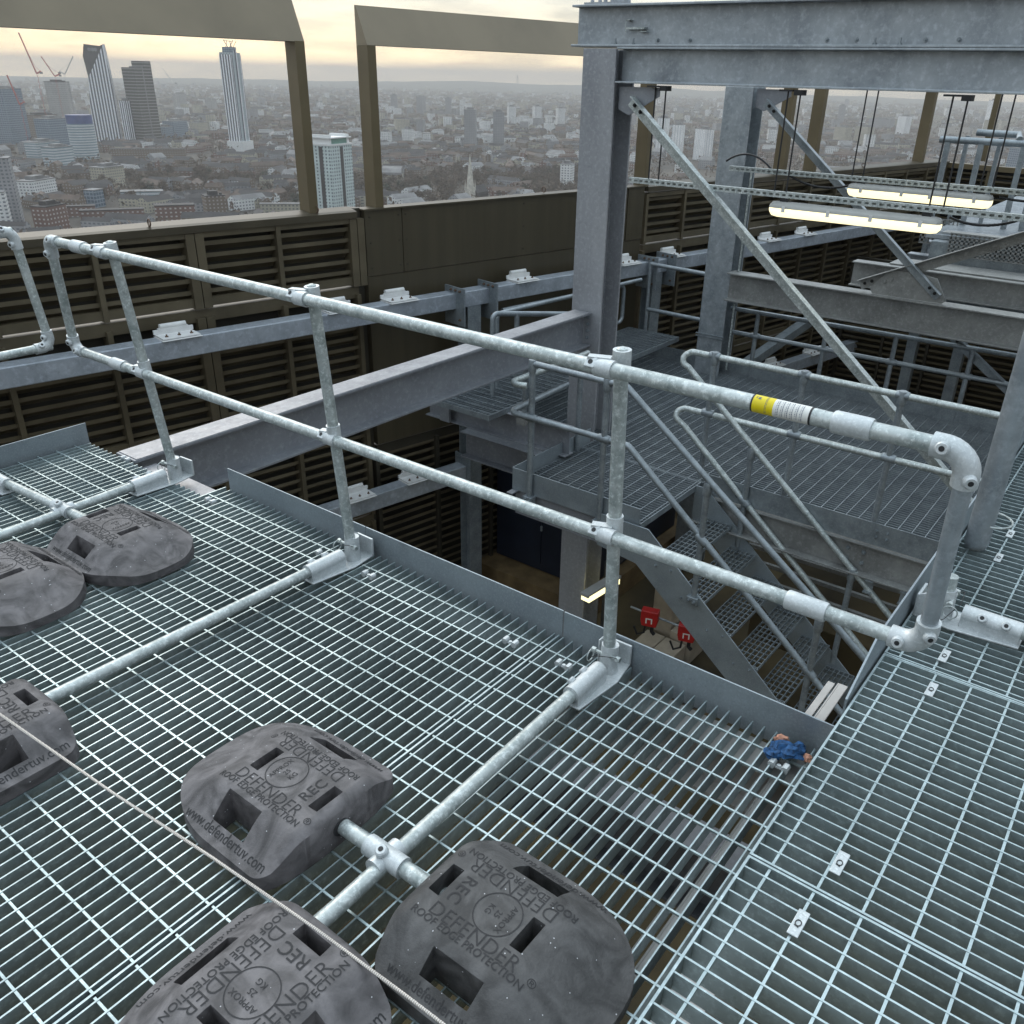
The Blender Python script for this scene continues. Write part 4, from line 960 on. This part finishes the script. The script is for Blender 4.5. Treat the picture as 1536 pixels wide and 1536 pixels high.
tag(MB().tube([(6.7,3.9,-3.7),(6.7,3.9,-2.6),(6.75,3.7,-2.3),(6.8,3.7,-1.6)],.07,12).build('drop_pipe', 'cable'), 'ribbed dark hose rising beside the stair in the pit', 'hose')

# ================================================================== the city far below
G = -125.0
M['ground'] = plain('winter_ground', (.065,.055,.043), .95, 0, .5, .012, 0)
M['hill'] = plain('wooded_hill', (.075,.08,.06), .95, 0, .4, .004, 0)
gm = MB(); N = 48; rings = [0,600,1500,4000,9000,12800]
vs = [(0,0,G)]
for r_ in rings[1:]:
    for k in range(N): a = 2*math.pi*k/N; vs.append((r_*math.cos(a), r_*math.sin(a), G))
fs = [(0,1+k,1+(k+1)%N) for k in range(N)]
for i in range(len(rings)-2):
    o = 1+i*N; fs += [(o+k,o+N+k,o+N+(k+1)%N,o+(k+1)%N) for k in range(N)]
gm.add(vs, fs); tag(gm.build('ground', 'ground'), kind='structure')
from mathutils import noise as mn
hm = MB(); vs = []; na = 240; prof = [(8200,0),(9200,.45),(10200,.85),(11000,1.0),(11800,.7),(12600,-.2)]
for k in range(na):
    a = R(-12+104*k/(na-1)); deg = math.degrees(a)
    base = 18+62*math.exp(-((deg-36)/14)**2)+30*math.exp(-((deg-52)/8)**2)+26*math.exp(-((deg-16)/9)**2)
    base *= .80+.5*mn.fractal((deg*.11,3.1,0), 1, 2, 4)
    for r_, h_ in prof: vs.append((r_*math.cos(a), r_*math.sin(a), G-6+max(2,base+4*mn.noise((deg*3,r_*.002,1)))*h_))
m_ = len(prof); hm.add(vs, [(k*m_+j,k*m_+j+1,(k+1)*m_+j+1,(k+1)*m_+j) for k in range(na-1) for j in range(m_-1)], True)
tag(hm.build('hills', 'hill'), kind='structure')
F = {}
F['strata'] = facade('striped_tower', (.04,.045,.075), (.86,.87,.90), 9999, 5.0, 2, .5)
F['dark'] = facade('dark_balcony_tower', (.035,.032,.03), (.26,.25,.23), 5.2, 0, .28, 1)
F['pale'] = facade('pale_glass_tower', (.50,.56,.58), (.20,.27,.31), 3.3, 5.5, .78, .42)
F['glass'] = facade('blue_glass_block', (.30,.36,.42), (.06,.10,.15), 3.5, 4, .72, .8)
F['mint'] = facade('mint_panel_block', (.60,.69,.68), (.09,.13,.15), 3.0, 3.6, .5, .42)
F['white'] = facade('white_slab_block', (.84,.84,.83), (.16,.17,.19), 3.0, 3.8, .45, .5)
F['whitev'] = facade('white_ribbed_block', (.92,.92,.92), (.50,.52,.55), 9999, 5.2, 2, .25)
F['grey'] = facade('grey_slab_block', (.36,.355,.365), (.13,.14,.16), 3.0, 3.4, .5, .55)
F['beige'] = facade('beige_block', (.50,.46,.36), (.14,.14,.14), 3.0, 3.6, .5, .5)
F['brick'] = facade('brick_block', (.185,.098,.075), (.50,.48,.46), 3.4, 4.2, .38, .40)
F['brown'] = facade('brown_brick_block', (.175,.125,.090), (.36,.34,.32), 3.2, 3.6, .4, .4)
F['stripe'] = facade('banded_block', (.62,.64,.66), (.15,.23,.27), 3.6, 0, .45, 1)
F['core'] = facade('raw_concrete_core', (.42,.41,.40), (.20,.19,.185), 3.6, 7, .3, .7)
M['slate'] = plain('slate_roof', (.038,.034,.034), .8, 0, .35, .08, 0)
M['lead'] = plain('pale_roof_felt', (.20,.195,.195), .8, 0, .3, .06, 0)
M['tile'] = plain('red_tile_roof', (.098,.068,.052), .85, 0, .35, .08, 0)
M['stone'] = plain('spire_stone', (.52,.49,.43), .8, 0, .25, .3, 0)
M['crane'] = plain('crane_red', (.42,.08,.06), .6, 0, .2, .1, 0)
M['crane2'] = plain('crane_white', (.6,.57,.53), .6, 0, .2, .1, 0)
M['bluecap'] = plain('blue_sheeting', (.03,.06,.20), .5, 0, .2, .1, 0)
M['grn'] = plain('green_screen', (.10,.24,.19), .6, 0, .2, .1, 0)
M['twig'] = plain('bare_twigs', (.125,.092,.066), .95, 0, .4, .15, 0)
M['twigg'] = plain('evergreen_leaves', (.045,.058,.035), .95, 0, .5, .2, 0)
def tower(name, label, cat, x, y, w, d, h, rz, fac, roofm='lead', plant=True, group=None, mid=None):
    r = thing(name, label, cat, (x,y,G), R(rz), group)
    MB().box(-w/2,w/2,-d/2,d/2,-1,h).build('walls', F[fac], r)
    q = MB().box(-w/2-.3,w/2+.3,-d/2-.3,d/2+.3,h,h+.8)
    if plant: q.box(-w*.25,w*.2,-d*.25,d*.25,h+.8,h+4.2).box(w*.28,w*.40,-d*.3,-d*.1,h+.8,h+2.6)
    q.build('roof', roofm, r); return r
# striped tower with the scooped top
st = thing('striped_tower', 'tall white striped skyscraper with a dark scooped slanting top', 'skyscraper', (938,1698,G), R(52))
w, d, h = 22, 44, 152
MB().prism([(d/2,-1),(-d/2,-1),(-d/2-1.0,60),(-d/2+.5,118),(-d/2+3,h+10),(d/2-7,h-44),(d/2-1,60)], (-w/2,0,0), (0,1,0), (0,0,1), (1,0,0), w).build('walls', F['strata'], st)
MB().prism([(d/2-7,h-44),(-d/2+3,h+10),(-d/2+9,h+7),(d/2-9,h+9.5),(d/2-4.2,h-10)], (-w/2+.01,0,0), (0,1,0), (0,0,1), (1,0,0), w-.02).build('crown', 'slate', st)
q = MB()
for t in (.3,.5,.7): 
    yy = -d/2+9+t*(d-18); q.cyl((-w/2-.3,yy,h+1),(-w/2+.2,yy,h+1),3.0,n=16); q.cyl((w/2-.2,yy,h+1),(w/2+.3,yy,h+1),3.0,n=16)
q.build('turbine_ring', 'lead', st)
# dark balcony tower with a stepped roof
t_ = thing('balcony_tower', 'dark brown balcony tower with a stepped flat top beside a low white block', 'skyscraper', (994,1663,G), R(18))
MB().box(-22,6,-14,14,-1,126).build('lower_block', F['dark'], t_); MB().box(6,24,-14,14,-1,137).build('upper_block', F['dark'], t_)
MB().box(-1,1.2,-14.4,14.4,-1,128).build('fin', 'lead', t_)
tower('white_block', 'narrow white ribbed block at the foot of the dark balcony tower', 'tower block', 965, 1668, 19, 14, 71, 15, 'strata')
# slender tower with splayed crown
t_ = thing('slender_tower', 'slender pale glass tower with splayed struts on top and white foot', 'skyscraper', (995,1378,G), R(20))
MB().box(-13,13,-11,11,18,152).build('walls', F['pale'], t_); MB().box(-8,8,-8,8,152,160).build('upper_storey', F['glass'], t_)
MB().box(-13.6,-10.5,-11.5,11.5,18,149).box(10.5,13.6,-11.5,11.5,18,149).box(-2,2,-11.8,11.8,18,156).build('fin', F['strata'], t_)
MB().box(-16,17,-15,15,-1,18).build('podium', 'white', t_)
q = MB()
for sx in (-1,1):
    q.beam((sx*3,0,160),(sx*13,0,170),.7,.7); q.beam((sx*8,0,160),(sx*4,0,169),.6,.6); q.beam((sx*3,-6,160),(sx*9,-9,169),.6,.6)
q.beam((-13,0,169.6),(13,0,167.8),.5,.5); q.build('strut', 'slate', t_)
tower('glass_block', 'blue glass office block with red hoist at the left edge', 'office block', 788, 1750, 52, 34, 88, 30, 'glass')
tower('concrete_core', 'raw concrete tower under construction below the red cranes', 'building site', 993, 1962, 38, 28, 96, 20, 'core', 'slate')
tower('grid_block', 'grey gridded block half hidden in front of the concrete tower', 'office block', 775, 1577, 46, 26, 48, 25, 'glass')
c_ = thing('banded_block', 'rounded banded block with dark blue sheeting on its roof', 'office block', (733,1403,G), R(10))
el = [(21*math.cos(t*math.pi/14), 14*math.sin(t*math.pi/14)) for t in range(28)]
MB().prism(el, (0,0,-1), (1,0,0), (0,1,0), (0,0,1), 50).build('walls', F['stripe'], c_); MB().prism([(a*.97,b*.97) for a,b in el], (0,0,49), (1,0,0), (0,1,0), (0,0,1), 12).build('sheeting', 'bluecap', c_)
m_ = thing('mint_block', 'pale mint apartment tower with a green topped roof, behind the frame gap', 'tower block', (586,674,G), R(14))
MB().box(-17,17,-11,11,-1,68).build('walls', F['mint'], m_); MB().box(-15,15,-9,9,68,73).build('upper_storey', 'grn', m_); MB().box(-17,17,-11,11,73,74).build('roof', 'white', m_); MB().box(-17.4,17.4,-11.4,11.4,67,68.4).build('parapet', 'white', m_); MB().box(-15.5,-13,-9.5,9.5,68.4,76).build('stair_core', 'white', m_); MB().box(12,15.5,-9.5,9.5,68.4,76).build('stair_core', 'white', m_)
MB().box(-2.2,2.2,-11.3,11.3,0,66).box(-17.3,17.3,-2,2,0,66).build('recess', 'slate', m_)
s_ = thing('church_spire', 'white stone church spire among bare trees in the middle frame', 'church spire', (789,679,G), R(10))
MB().cyl((0,0,14),(0,0,50),4.6,.25,8,smooth=False).build('spire', 'stone', s_)
q = MB().box(-4.3,4.3,-4.3,4.3,-1,15)
for sx in (-1,1):
    for sy in (-1,1): q.cyl((sx*4,sy*4,12),(sx*4,sy*4,23),1.1,.1,6,smooth=False)
q.build('tower', 'stone', s_); MB().prism([(-6,-1),(6,-1),(6,9),(0,16),(-6,9)], (5,0,0), (0,1,0), (0,0,1), (1,0,0), 26).build('nave', 'slate', s_)
T = [('twin_block','taller of two grey point blocks seen in the middle frame','tower block',1385,1190,44,22,70,38,'grey'),
('twin_block','slimmer of two grey point blocks seen in the middle frame','tower block',1475,1193,24,22,65,38,'grey'),
('far_block','faint grey tower left of three in the middle frame haze','tower block',2462,2476,27,22,60,40,'grey'),('far_block','faint grey tower second of three in the middle frame haze','tower block',2480,2360,52,22,58,30,'grey'),
('far_block','faint grey tower nearest the grey point blocks in haze','tower block',2586,2326,40,22,55,40,'grey'),
('estate_block','row of pale estate slabs, left block by the main column','tower block',2160,1700,30,20,52,50,'white'),('estate_block','row of pale estate slabs, middle block by the main column','tower block',2215,1650,30,20,54,50,'white'),('estate_block','row of pale estate slabs, right block by the main column','tower block',2262,1600,30,20,50,50,'white'),
('white_block','small white flats left of a group in the middle frame','flats',1347,1381,25,16,23,30,'white'),('white_block','small white flats in the middle of a group in the middle frame','flats',1442,1414,26,16,24,20,'white'),('white_block','small white flats right of a group in the middle frame','flats',1447,1364,33,16,18,45,'white'),
('white_block','white stepped block just left of the main column','flats',967,670,17,14,31,20,'white'),
('ribbed_tower','left white ribbed tower block behind the long brace','tower block',1560,868,14,20,66,10,'whitev'),('ribbed_tower','dark sided white tower block next to the long brace','tower block',1566,838,14,20,56,10,'whitev'),('ribbed_tower','broad white ribbed tower block between brace and rear column','tower block',1549,776,34,18,52,60,'whitev'),
('white_block','bright low white block right of the rear column','office block',2036,852,26,18,37,30,'white'),
('beige_block','beige slab block with square windows, left of two near the lamps','flats',2332,792,40,20,37,60,'beige'),('beige_block','beige slab block with square windows, right of two near the lamps','flats',2381,755,46,20,38,60,'beige'),
('far_block','dim grey tower in haze above the beige slabs','tower block',3605,1242,34,24,62,20,'grey'),('far_block','palest hazy tower farthest behind the beige slabs','tower block',5694,1942,30,26,56,20,'grey'),
('long_slab','long grey slab block left of the cream tower','flats',3207,967,84,22,34,72,'grey'),('cream_tower','cream ribbed tower between the hanger rods','tower block',2839,792,32,22,54,60,'whitev'),
('white_block','tiny bright tower with a white top far behind the pipes','tower block',5187,1242,40,26,40,30,'white'),('cream_tower','tall pale tower farther above the pipes near the right edge','tower block',3140,626,24,20,100,50,'whitev'),('cream_tower','warm cream tower nearer above the pipes at the right','tower block',2919,578,28,20,51,60,'beige'),
('glass_block','pale glass block at the extreme right edge behind pipes','office block',1782,293,32,24,40,60,'glass'),
('slab_block','dark grey slab at the extreme lower left of the skyline','office block',364,856,22,26,54,60,'grey'),('white_block','white office block cut by the left edge above the wall','office block',340,822,16,24,31,60,'white'),
('brick_block','red brick block with stepped end at the lower left','flats',374,795,26,14,20,25,'brick'),('brick_block','long red brick terrace with white bands above the capping','flats',439,813,54,10,9,-28,'brick'),('brick_block','second long brick terrace with pale bands farther back','flats',420,860,50,9,9,-28,'brick'),
('mansion_block','gabled red brick mansion block below the open frame','flats',468,757,34,14,16,-30,'brick'),('brick_block','tall narrow brown brick block right of the gabled mansion','flats',505,750,18,14,22,-20,'brown'),
('viaduct','long pale low building by the frame post, lower right of frame','building',574,736,46,7,10,-42,'beige'),('beige_block','square beige block in the middle of the left frame','flats',571,1052,34,20,22,20,'beige'),
('white_block','low white block left of centre in the left frame','office block',458,989,40,18,20,30,'white'),('glass_block','small dark glass box building in the left frame','office block',473,905,14,12,16,25,'glass'),
('slab_block','low grey flat roofed hall in the left frame','building',534,921,42,16,9,-30,'stripe'),('dark_block','dark glass block behind the long brown terrace','office block',1123,1767,50,26,30,25,'glass'),('teal_block','small teal glass block beside the dark tower','office block',1073,1726,26,18,22,25,'glass'),
('beige_block','low beige blocks left of the slender tower','flats',1225,1837,42,20,22,25,'beige'),('brick_block','small red brick house amid trees in the left frame','house',634,999,22,14,10,20,'brick'),
('brown_terrace','very long brown terrace across the left frame','flats',794,1330,106,14,16,-33,'brown'),('white_block','low white clinic blocks at the left, stacked bands','office block',700,1465,50,22,22,25,'stripe'),('white_block','white banded office in front of the gridded block','office block',655,1330,40,20,24,25,'stripe'),
('site_block','hazy half built tower behind the dark balcony tower','building site',1885,2916,40,26,50,25,'core'),('site_block','smaller hazy half built tower near the slender tower','building site',1987,2890,34,26,34,25,'core'),('grey_block','brown grey hospital block left of the striped tower','office block',900,1870,60,26,40,20,'brown')]
random.seed(11)
for n_, lb, ct, x, y, w, d, h, rz, fc in T: tower(n_, lb, ct, x, y, w, d, h, rz, fc, 'slate' if fc in ('brick','brown') else 'lead', h > 18)
dm = thing('curved_hall', 'hall with a pale curved roof beside the bronze post, middle frame', 'hall', (852,865,G), R(40))
MB().box(-20,20,-12,12,-1,12).build('walls', F['beige'], dm); MB().prism([(-21,12),(21,12),(20,15),(12,19),(0,21),(-12,19),(-20,15)], (0,-12.5,0), (1,0,0), (0,0,1), (0,1,0), 25).build('roof', 'lead', dm)
def crane(label, x, y, h, jib, jz, rz, m='crane', lean=.0):
    r = thing('tower_crane', label, 'crane', (x,y,G), R(rz)); q = MB()
    for sx in (-1,1):
        for sy in (-1,1): q.beam((sx*1.2,sy*1.2,0),(sx*1.2,sy*1.2,h),.5,.5)
    for k in range(int(h/5)): s = 1 if k%2 else -1; q.beam((-1.2*s,-1.2,k*5),(1.2*s,-1.2,k*5+5),.3,.3); q.beam((-1.2,-1.2*s,k*5),(-1.2,1.2*s,k*5+5),.3,.3)
    q.build('mast', m, r); q = MB().beam((0,0,h),(jib,0,h+jz),1.6,1.6).beam((0,0,h),(-9,0,h+4),2.2,2.2).beam((-9,0,h+4),(-1,0,h+10),.4,.4).beam((-1,0,h+10),(jib*.6,0,h+jz*.6),.3,.3); q.build('jib', m, r)
    MB().box(-11,-7,-1.6,1.6,h,h+3).build('counterweight', 'lead', r)
crane('tall red luffing crane, highest jib left of the striped tower', 858, 1760, 112, 18, 64, 120); crane('red luffing crane with a short jib over the concrete tower', 900, 1780, 108, 16, 32, 150); crane('pale luffing crane leaning right over the concrete tower', 930, 1800, 112, 20, 30, -40, 'crane2')
crane('leftmost red crane standing low before the building site', 770, 1660, 66, 10, 44, 130); crane('faint crane far behind the dark balcony tower', 1860, 2900, 80, 30, 45, 120, 'crane2')
an = thing('radio_mast', 'thin radio mast on the ridge in the middle frame', 'mast', (8550,6650,G+52)); q = MB()
for k in range(4):
    a = math.pi/4+k*math.pi/2; q.beam((18*math.cos(a),18*math.sin(a),0),(2*math.cos(a),2*math.sin(a),100),3,3)
q.beam((0,0,95),(0,0,150),3.5,3.5); q.build('lattice', 'slate', an)
# ------------------------------------------------------------------ low houses, trees and the mass of the city beyond
named = [(t[3],t[4],max(t[5],t[6])*.7+6) for t in T]+[(938,1698,40),(994,1663,36),(995,1378,30),(733,1403,34),(586,674,30),(789,679,30),(852,865,34)]
def free(x, y, r): return all((x-a)**2+(y-b)**2 > (c+r)**2 for a,b,c in named)
def house_mb(w, d, h, mb, cx=0, cy=0, rz=0, hip=True):
    c, s = math.cos(rz), math.sin(rz); rh = d*.32
    P = [(-w/2,-d/2,-1),(w/2,-d/2,-1),(w/2,d/2,-1),(-w/2,d/2,-1),(-w/2,-d/2,h),(w/2,-d/2,h),(w/2,d/2,h),(-w/2,d/2,h),(-w/2,0,h+rh),(w/2,0,h+rh)]
    V = [(cx+x*c-y*s, cy+x*s+y*c, z) for x,y,z in P]
    return V, [(0,1,5,4),(2,3,7,6),(1,2,6,9,5),(3,0,4,8,7)], [(4,5,9,8),(6,7,8,9)]
var = []
for k, (w, d, h, f_, rf) in enumerate(((34,9,8,'brick','slate'),(26,9,8,'brown','slate'),(46,10,9,'brown','tile'),(20,12,9,'beige','slate'),(30,14,11,'white','lead'),(40,9,8,'brick','tile'),(22,16,14,'grey','lead'))):
    V, wf, rf_ = house_mb(w, d, h, None); a = MB(); a.add(V, wf); b = MB(); b.add(V, rf_)
    a = a.build('walls', F[f_]); b = b.build('roof', rf); var.append((a,b,w))
KIND = ['red brick terrace with slate roof among the far rooftops','brown brick terrace with slate roof among the far rooftops','long brown terrace with red tiles among the far rooftops','beige house row among the far rooftops','white low block among the far rooftops','red brick terrace with red tiles among the far rooftops','grey low block among the far rooftops']
PARK = [(612,1040,110,70),(700,985,80,60),(830,905,90,60),(800,790,70,45),(905,790,70,55),(960,850,80,60),(1010,775,90,60),(1120,760,80,60),(760,700,60,40),(905,640,70,40),(1000,690,70,50),(680,800,70,40),(545,900,60,35),(560,1060,60,50)]
def inpark(x, y, k=1.0): return any(((x-a)/(b*k))**2+((y-c)/(d*k))**2 < 1 for a,c,b,d in PARK)
random.seed(23); placed = 0; used = set()
while placed < 290:
    a = R(random.uniform(9,67)); r_ = 700+1900*random.random()**1.25
    x, y = r_*math.cos(a), r_*math.sin(a)
    if not free(x, y, 22) or inpark(x, y): continue
    park = mn.noise((x*.0034,y*.0034,7.7))
    if park > .30: continue
    k = random.choice((0,1,1,2,3,4,5,0,6,1)); rz = R(round(40*mn.noise((x*.0016,y*.0016,2)))*2+random.choice((0,0,90))+random.uniform(-4,4))
    r = thing('terraced_house', KIND[k], 'house', (x,y,G), rz, 'low houses among the far rooftops, kind %s' % ('abcdefg'[k]))
    for q in var[k][:2]:
        c = q.copy(); COL.objects.link(c); c.parent = r
    named.append((x,y,var[k][2]*.42)); placed += 1
for a_, b_, _ in var: bpy.data.objects.remove(a_); bpy.data.objects.remove(b_)
mass = {k: MB() for k in ('brick','brown','white','grey','beige')}; roofs = MB(); roofs2 = MB(); roofs3 = MB(); cnt = 0
while cnt < 6500:
    a = R(random.uniform(6,71)); r_ = 850+8000*random.random()**1.25
    x, y = r_*math.cos(a), r_*math.sin(a)
    if mn.noise((x*.0020,y*.0020,7.7)) > .33 and r_ < 4000: continue
    if (not free(x, y, 14) or inpark(x, y, .9)) and r_ < 2600: continue
    big = r_ > 2200 and random.random() < .10; k = random.choice(('brick','brown','brown','brown','grey','beige','white'))
    w = random.uniform(18,50); d = random.uniform(9,14); h = random.uniform(14,34) if big else random.uniform(7,12)
    if big: w = random.uniform(16,30); d = 16; k = random.choice(('white','grey','beige'))
    V, wf, rf_ = house_mb(w, d, h, None, x, y, R(random.uniform(0,180))); V = [(p,q,z+G) for p,q,z in V]
    if big: V[8] = (V[8][0],V[8][1],G+h+.4); V[9] = (V[9][0],V[9][1],G+h+.4)
    mass[k].add(V, wf); (roofs2 if k == 'white' and random.random() < .6 else (roofs3 if k in ('brick','brown') and random.random() < .45 else roofs)).add(V, rf_); cnt += 1
for k, mb in mass.items():
    me = mb
base = MB()
ct = thing('distant_rooftops', 'endless hazy spread of small buildings reaching the hills', 'city'); ct['kind'] = 'stuff'
for k, mb in mass.items(): tag(mb.build('walls', F[k], ct), kind='stuff')
tag(roofs.build('roofs', 'slate', ct), kind='stuff'); tag(roofs2.build('pale_roofs', 'lead', ct), kind='stuff'); tag(roofs3.build('tile_roofs', 'tile', ct), kind='stuff')
def crown(seed, n, leaf, h, rad):
    rg_ = random.Random(seed); mb = MB(); cl = [(rg_.gauss(0,rad*.42), rg_.gauss(0,rad*.42), h*.62+rg_.gauss(0,h*.17), rad*rg_.uniform(.28,.5)) for _ in range(9)]
    for _ in range(n):
        c = rg_.choice(cl); p = Vector((c[0]+rg_.gauss(0,c[3]*.55), c[1]+rg_.gauss(0,c[3]*.55), max(h*.22,c[2]+rg_.gauss(0,c[3]*.55))))
        a = Vector((rg_.gauss(0,1),rg_.gauss(0,1),rg_.gauss(0,1))).normalized()*leaf*rg_.uniform(.6,1.5); b = Vector((rg_.gauss(0,1),rg_.gauss(0,1),rg_.gauss(0,1))).normalized()*leaf*rg_.uniform(.3,.7)
        mb.add([p-a,p+b,p+a,p-b], [(0,1,2,3)])
    return mb
TV = []
for s, mm, h in ((1,'twig',15),(2,'twig',12),(3,'twig',17),(4,'twigg',11)):
    t = MB().cyl((0,0,-1),(0,0,h*.5),.55,.25,6)
    for k in range(5): a = k*1.26; t.cyl((0,0,h*(.25+.05*k)),(2.6*math.cos(a),2.6*math.sin(a),h*(.55+.06*k)),.22,.07,5)
    TV.append((crown(s, 330, .85, h, 5.6).build('crown', mm), t.build('trunk', 'slate')))
random.seed(31); nt_ = 0
parks = [(a,c,b*.6,d*.6) for a,c,b,d in PARK]
while nt_ < 295:
    c = random.choice(parks); x, y = random.gauss(c[0],c[2]), random.gauss(c[1],c[3])
    if math.hypot(x,y) < 760 or not free(x,y,2): continue
    k = random.choice((0,0,1,1,2,2,0,3)); s = random.uniform(.8,1.25)
    r = thing('bare_tree', 'dark evergreen tree in the far parkland' if k == 3 else 'bare brown winter tree in the far parkland', 'tree', (x,y,G), random.uniform(0,6.28), 'evergreen trees in the far parkland' if k == 3 else 'bare winter trees in the far parkland')
    if k == 3: r.name = 'evergreen_tree'
    r.scale = (s,s,s)
    for q in TV[k]:
        cc_ = q.copy(); COL.objects.link(cc_); cc_.parent = r
    nt_ += 1
for a_, b_ in TV: bpy.data.objects.remove(a_); bpy.data.objects.remove(b_)
wd = MB(); rg2 = random.Random(5); wn_ = 0
for a_,c_,b_,d_ in PARK:
    for _ in range(int(b_*d_/38)):
        x, y = a_+rg2.gauss(0,b_*.55), c_+rg2.gauss(0,d_*.55)
        if not free(x,y,0): continue
        s = rg2.uniform(4.5,7)
        for _ in range(34):
            p = Vector((x+rg2.gauss(0,s*.45), y+rg2.gauss(0,s*.45), G+s*1.1+rg2.gauss(0,s*.40))); l = s*.16
            u = Vector((rg2.gauss(0,1),rg2.gauss(0,1),rg2.gauss(0,1))).normalized()*l; v = Vector((rg2.gauss(0,1),rg2.gauss(0,1),rg2.gauss(0,1))).normalized()*l*.6
            wd.add([p-u,p+v,p+u,p-v], [(0,1,2,3)])
while wn_ < 6500:
    a = R(rg2.uniform(6,71)); r_ = 780+6500*rg2.random()**1.5; x, y = r_*math.cos(a), r_*math.sin(a)
    if r_ < 3000 and not free(x,y,0): continue
    if mn.noise((x*.0028,y*.0028,7.7)) < .02 and rg2.random() < .7: continue
    s = rg2.uniform(4,8)*(1+r_/5000)
    for _ in range(14 if r_ < 2500 else 7):
        p = Vector((x+rg2.gauss(0,s*.7), y+rg2.gauss(0,s*.7), G+s*.75+rg2.gauss(0,s*.35))); l = s*.34
        u = Vector((rg2.gauss(0,1),rg2.gauss(0,1),rg2.gauss(0,1))).normalized()*l; v = Vector((rg2.gauss(0,1),rg2.gauss(0,1),rg2.gauss(0,1))).normalized()*l*.6
        wd.add([p-u,p+v,p+u,p-v], [(0,1,2,3)])
    wn_ += 1
tag(wd.build('distant_woodland', 'twig'), 'brown winter woods and street trees merging across the distant city', 'woodland', kind='stuff')

# ------------------------------------------------------------------ the hazy air
hx, hn, hb = mat('haze_air'); hn.nodes.remove(hb)
pv = hn.nodes.new('ShaderNodeVolumePrincipled'); pv.inputs['Color'].default_value = (.85,.815,.785,1); pv.inputs['Density'].default_value = .00015; pv.inputs['Anisotropy'].default_value = .0
out = [n for n in hn.nodes if n.type == 'OUTPUT_MATERIAL'][0]; hn.links.new(pv.outputs[0], out.inputs['Volume'])
hzm = MB().box(-13500,13500,-13500,13500,G-8,82).build('haze', hx); tag(hzm, 'thin pale winter haze filling the air over the city', 'haze', kind='stuff')
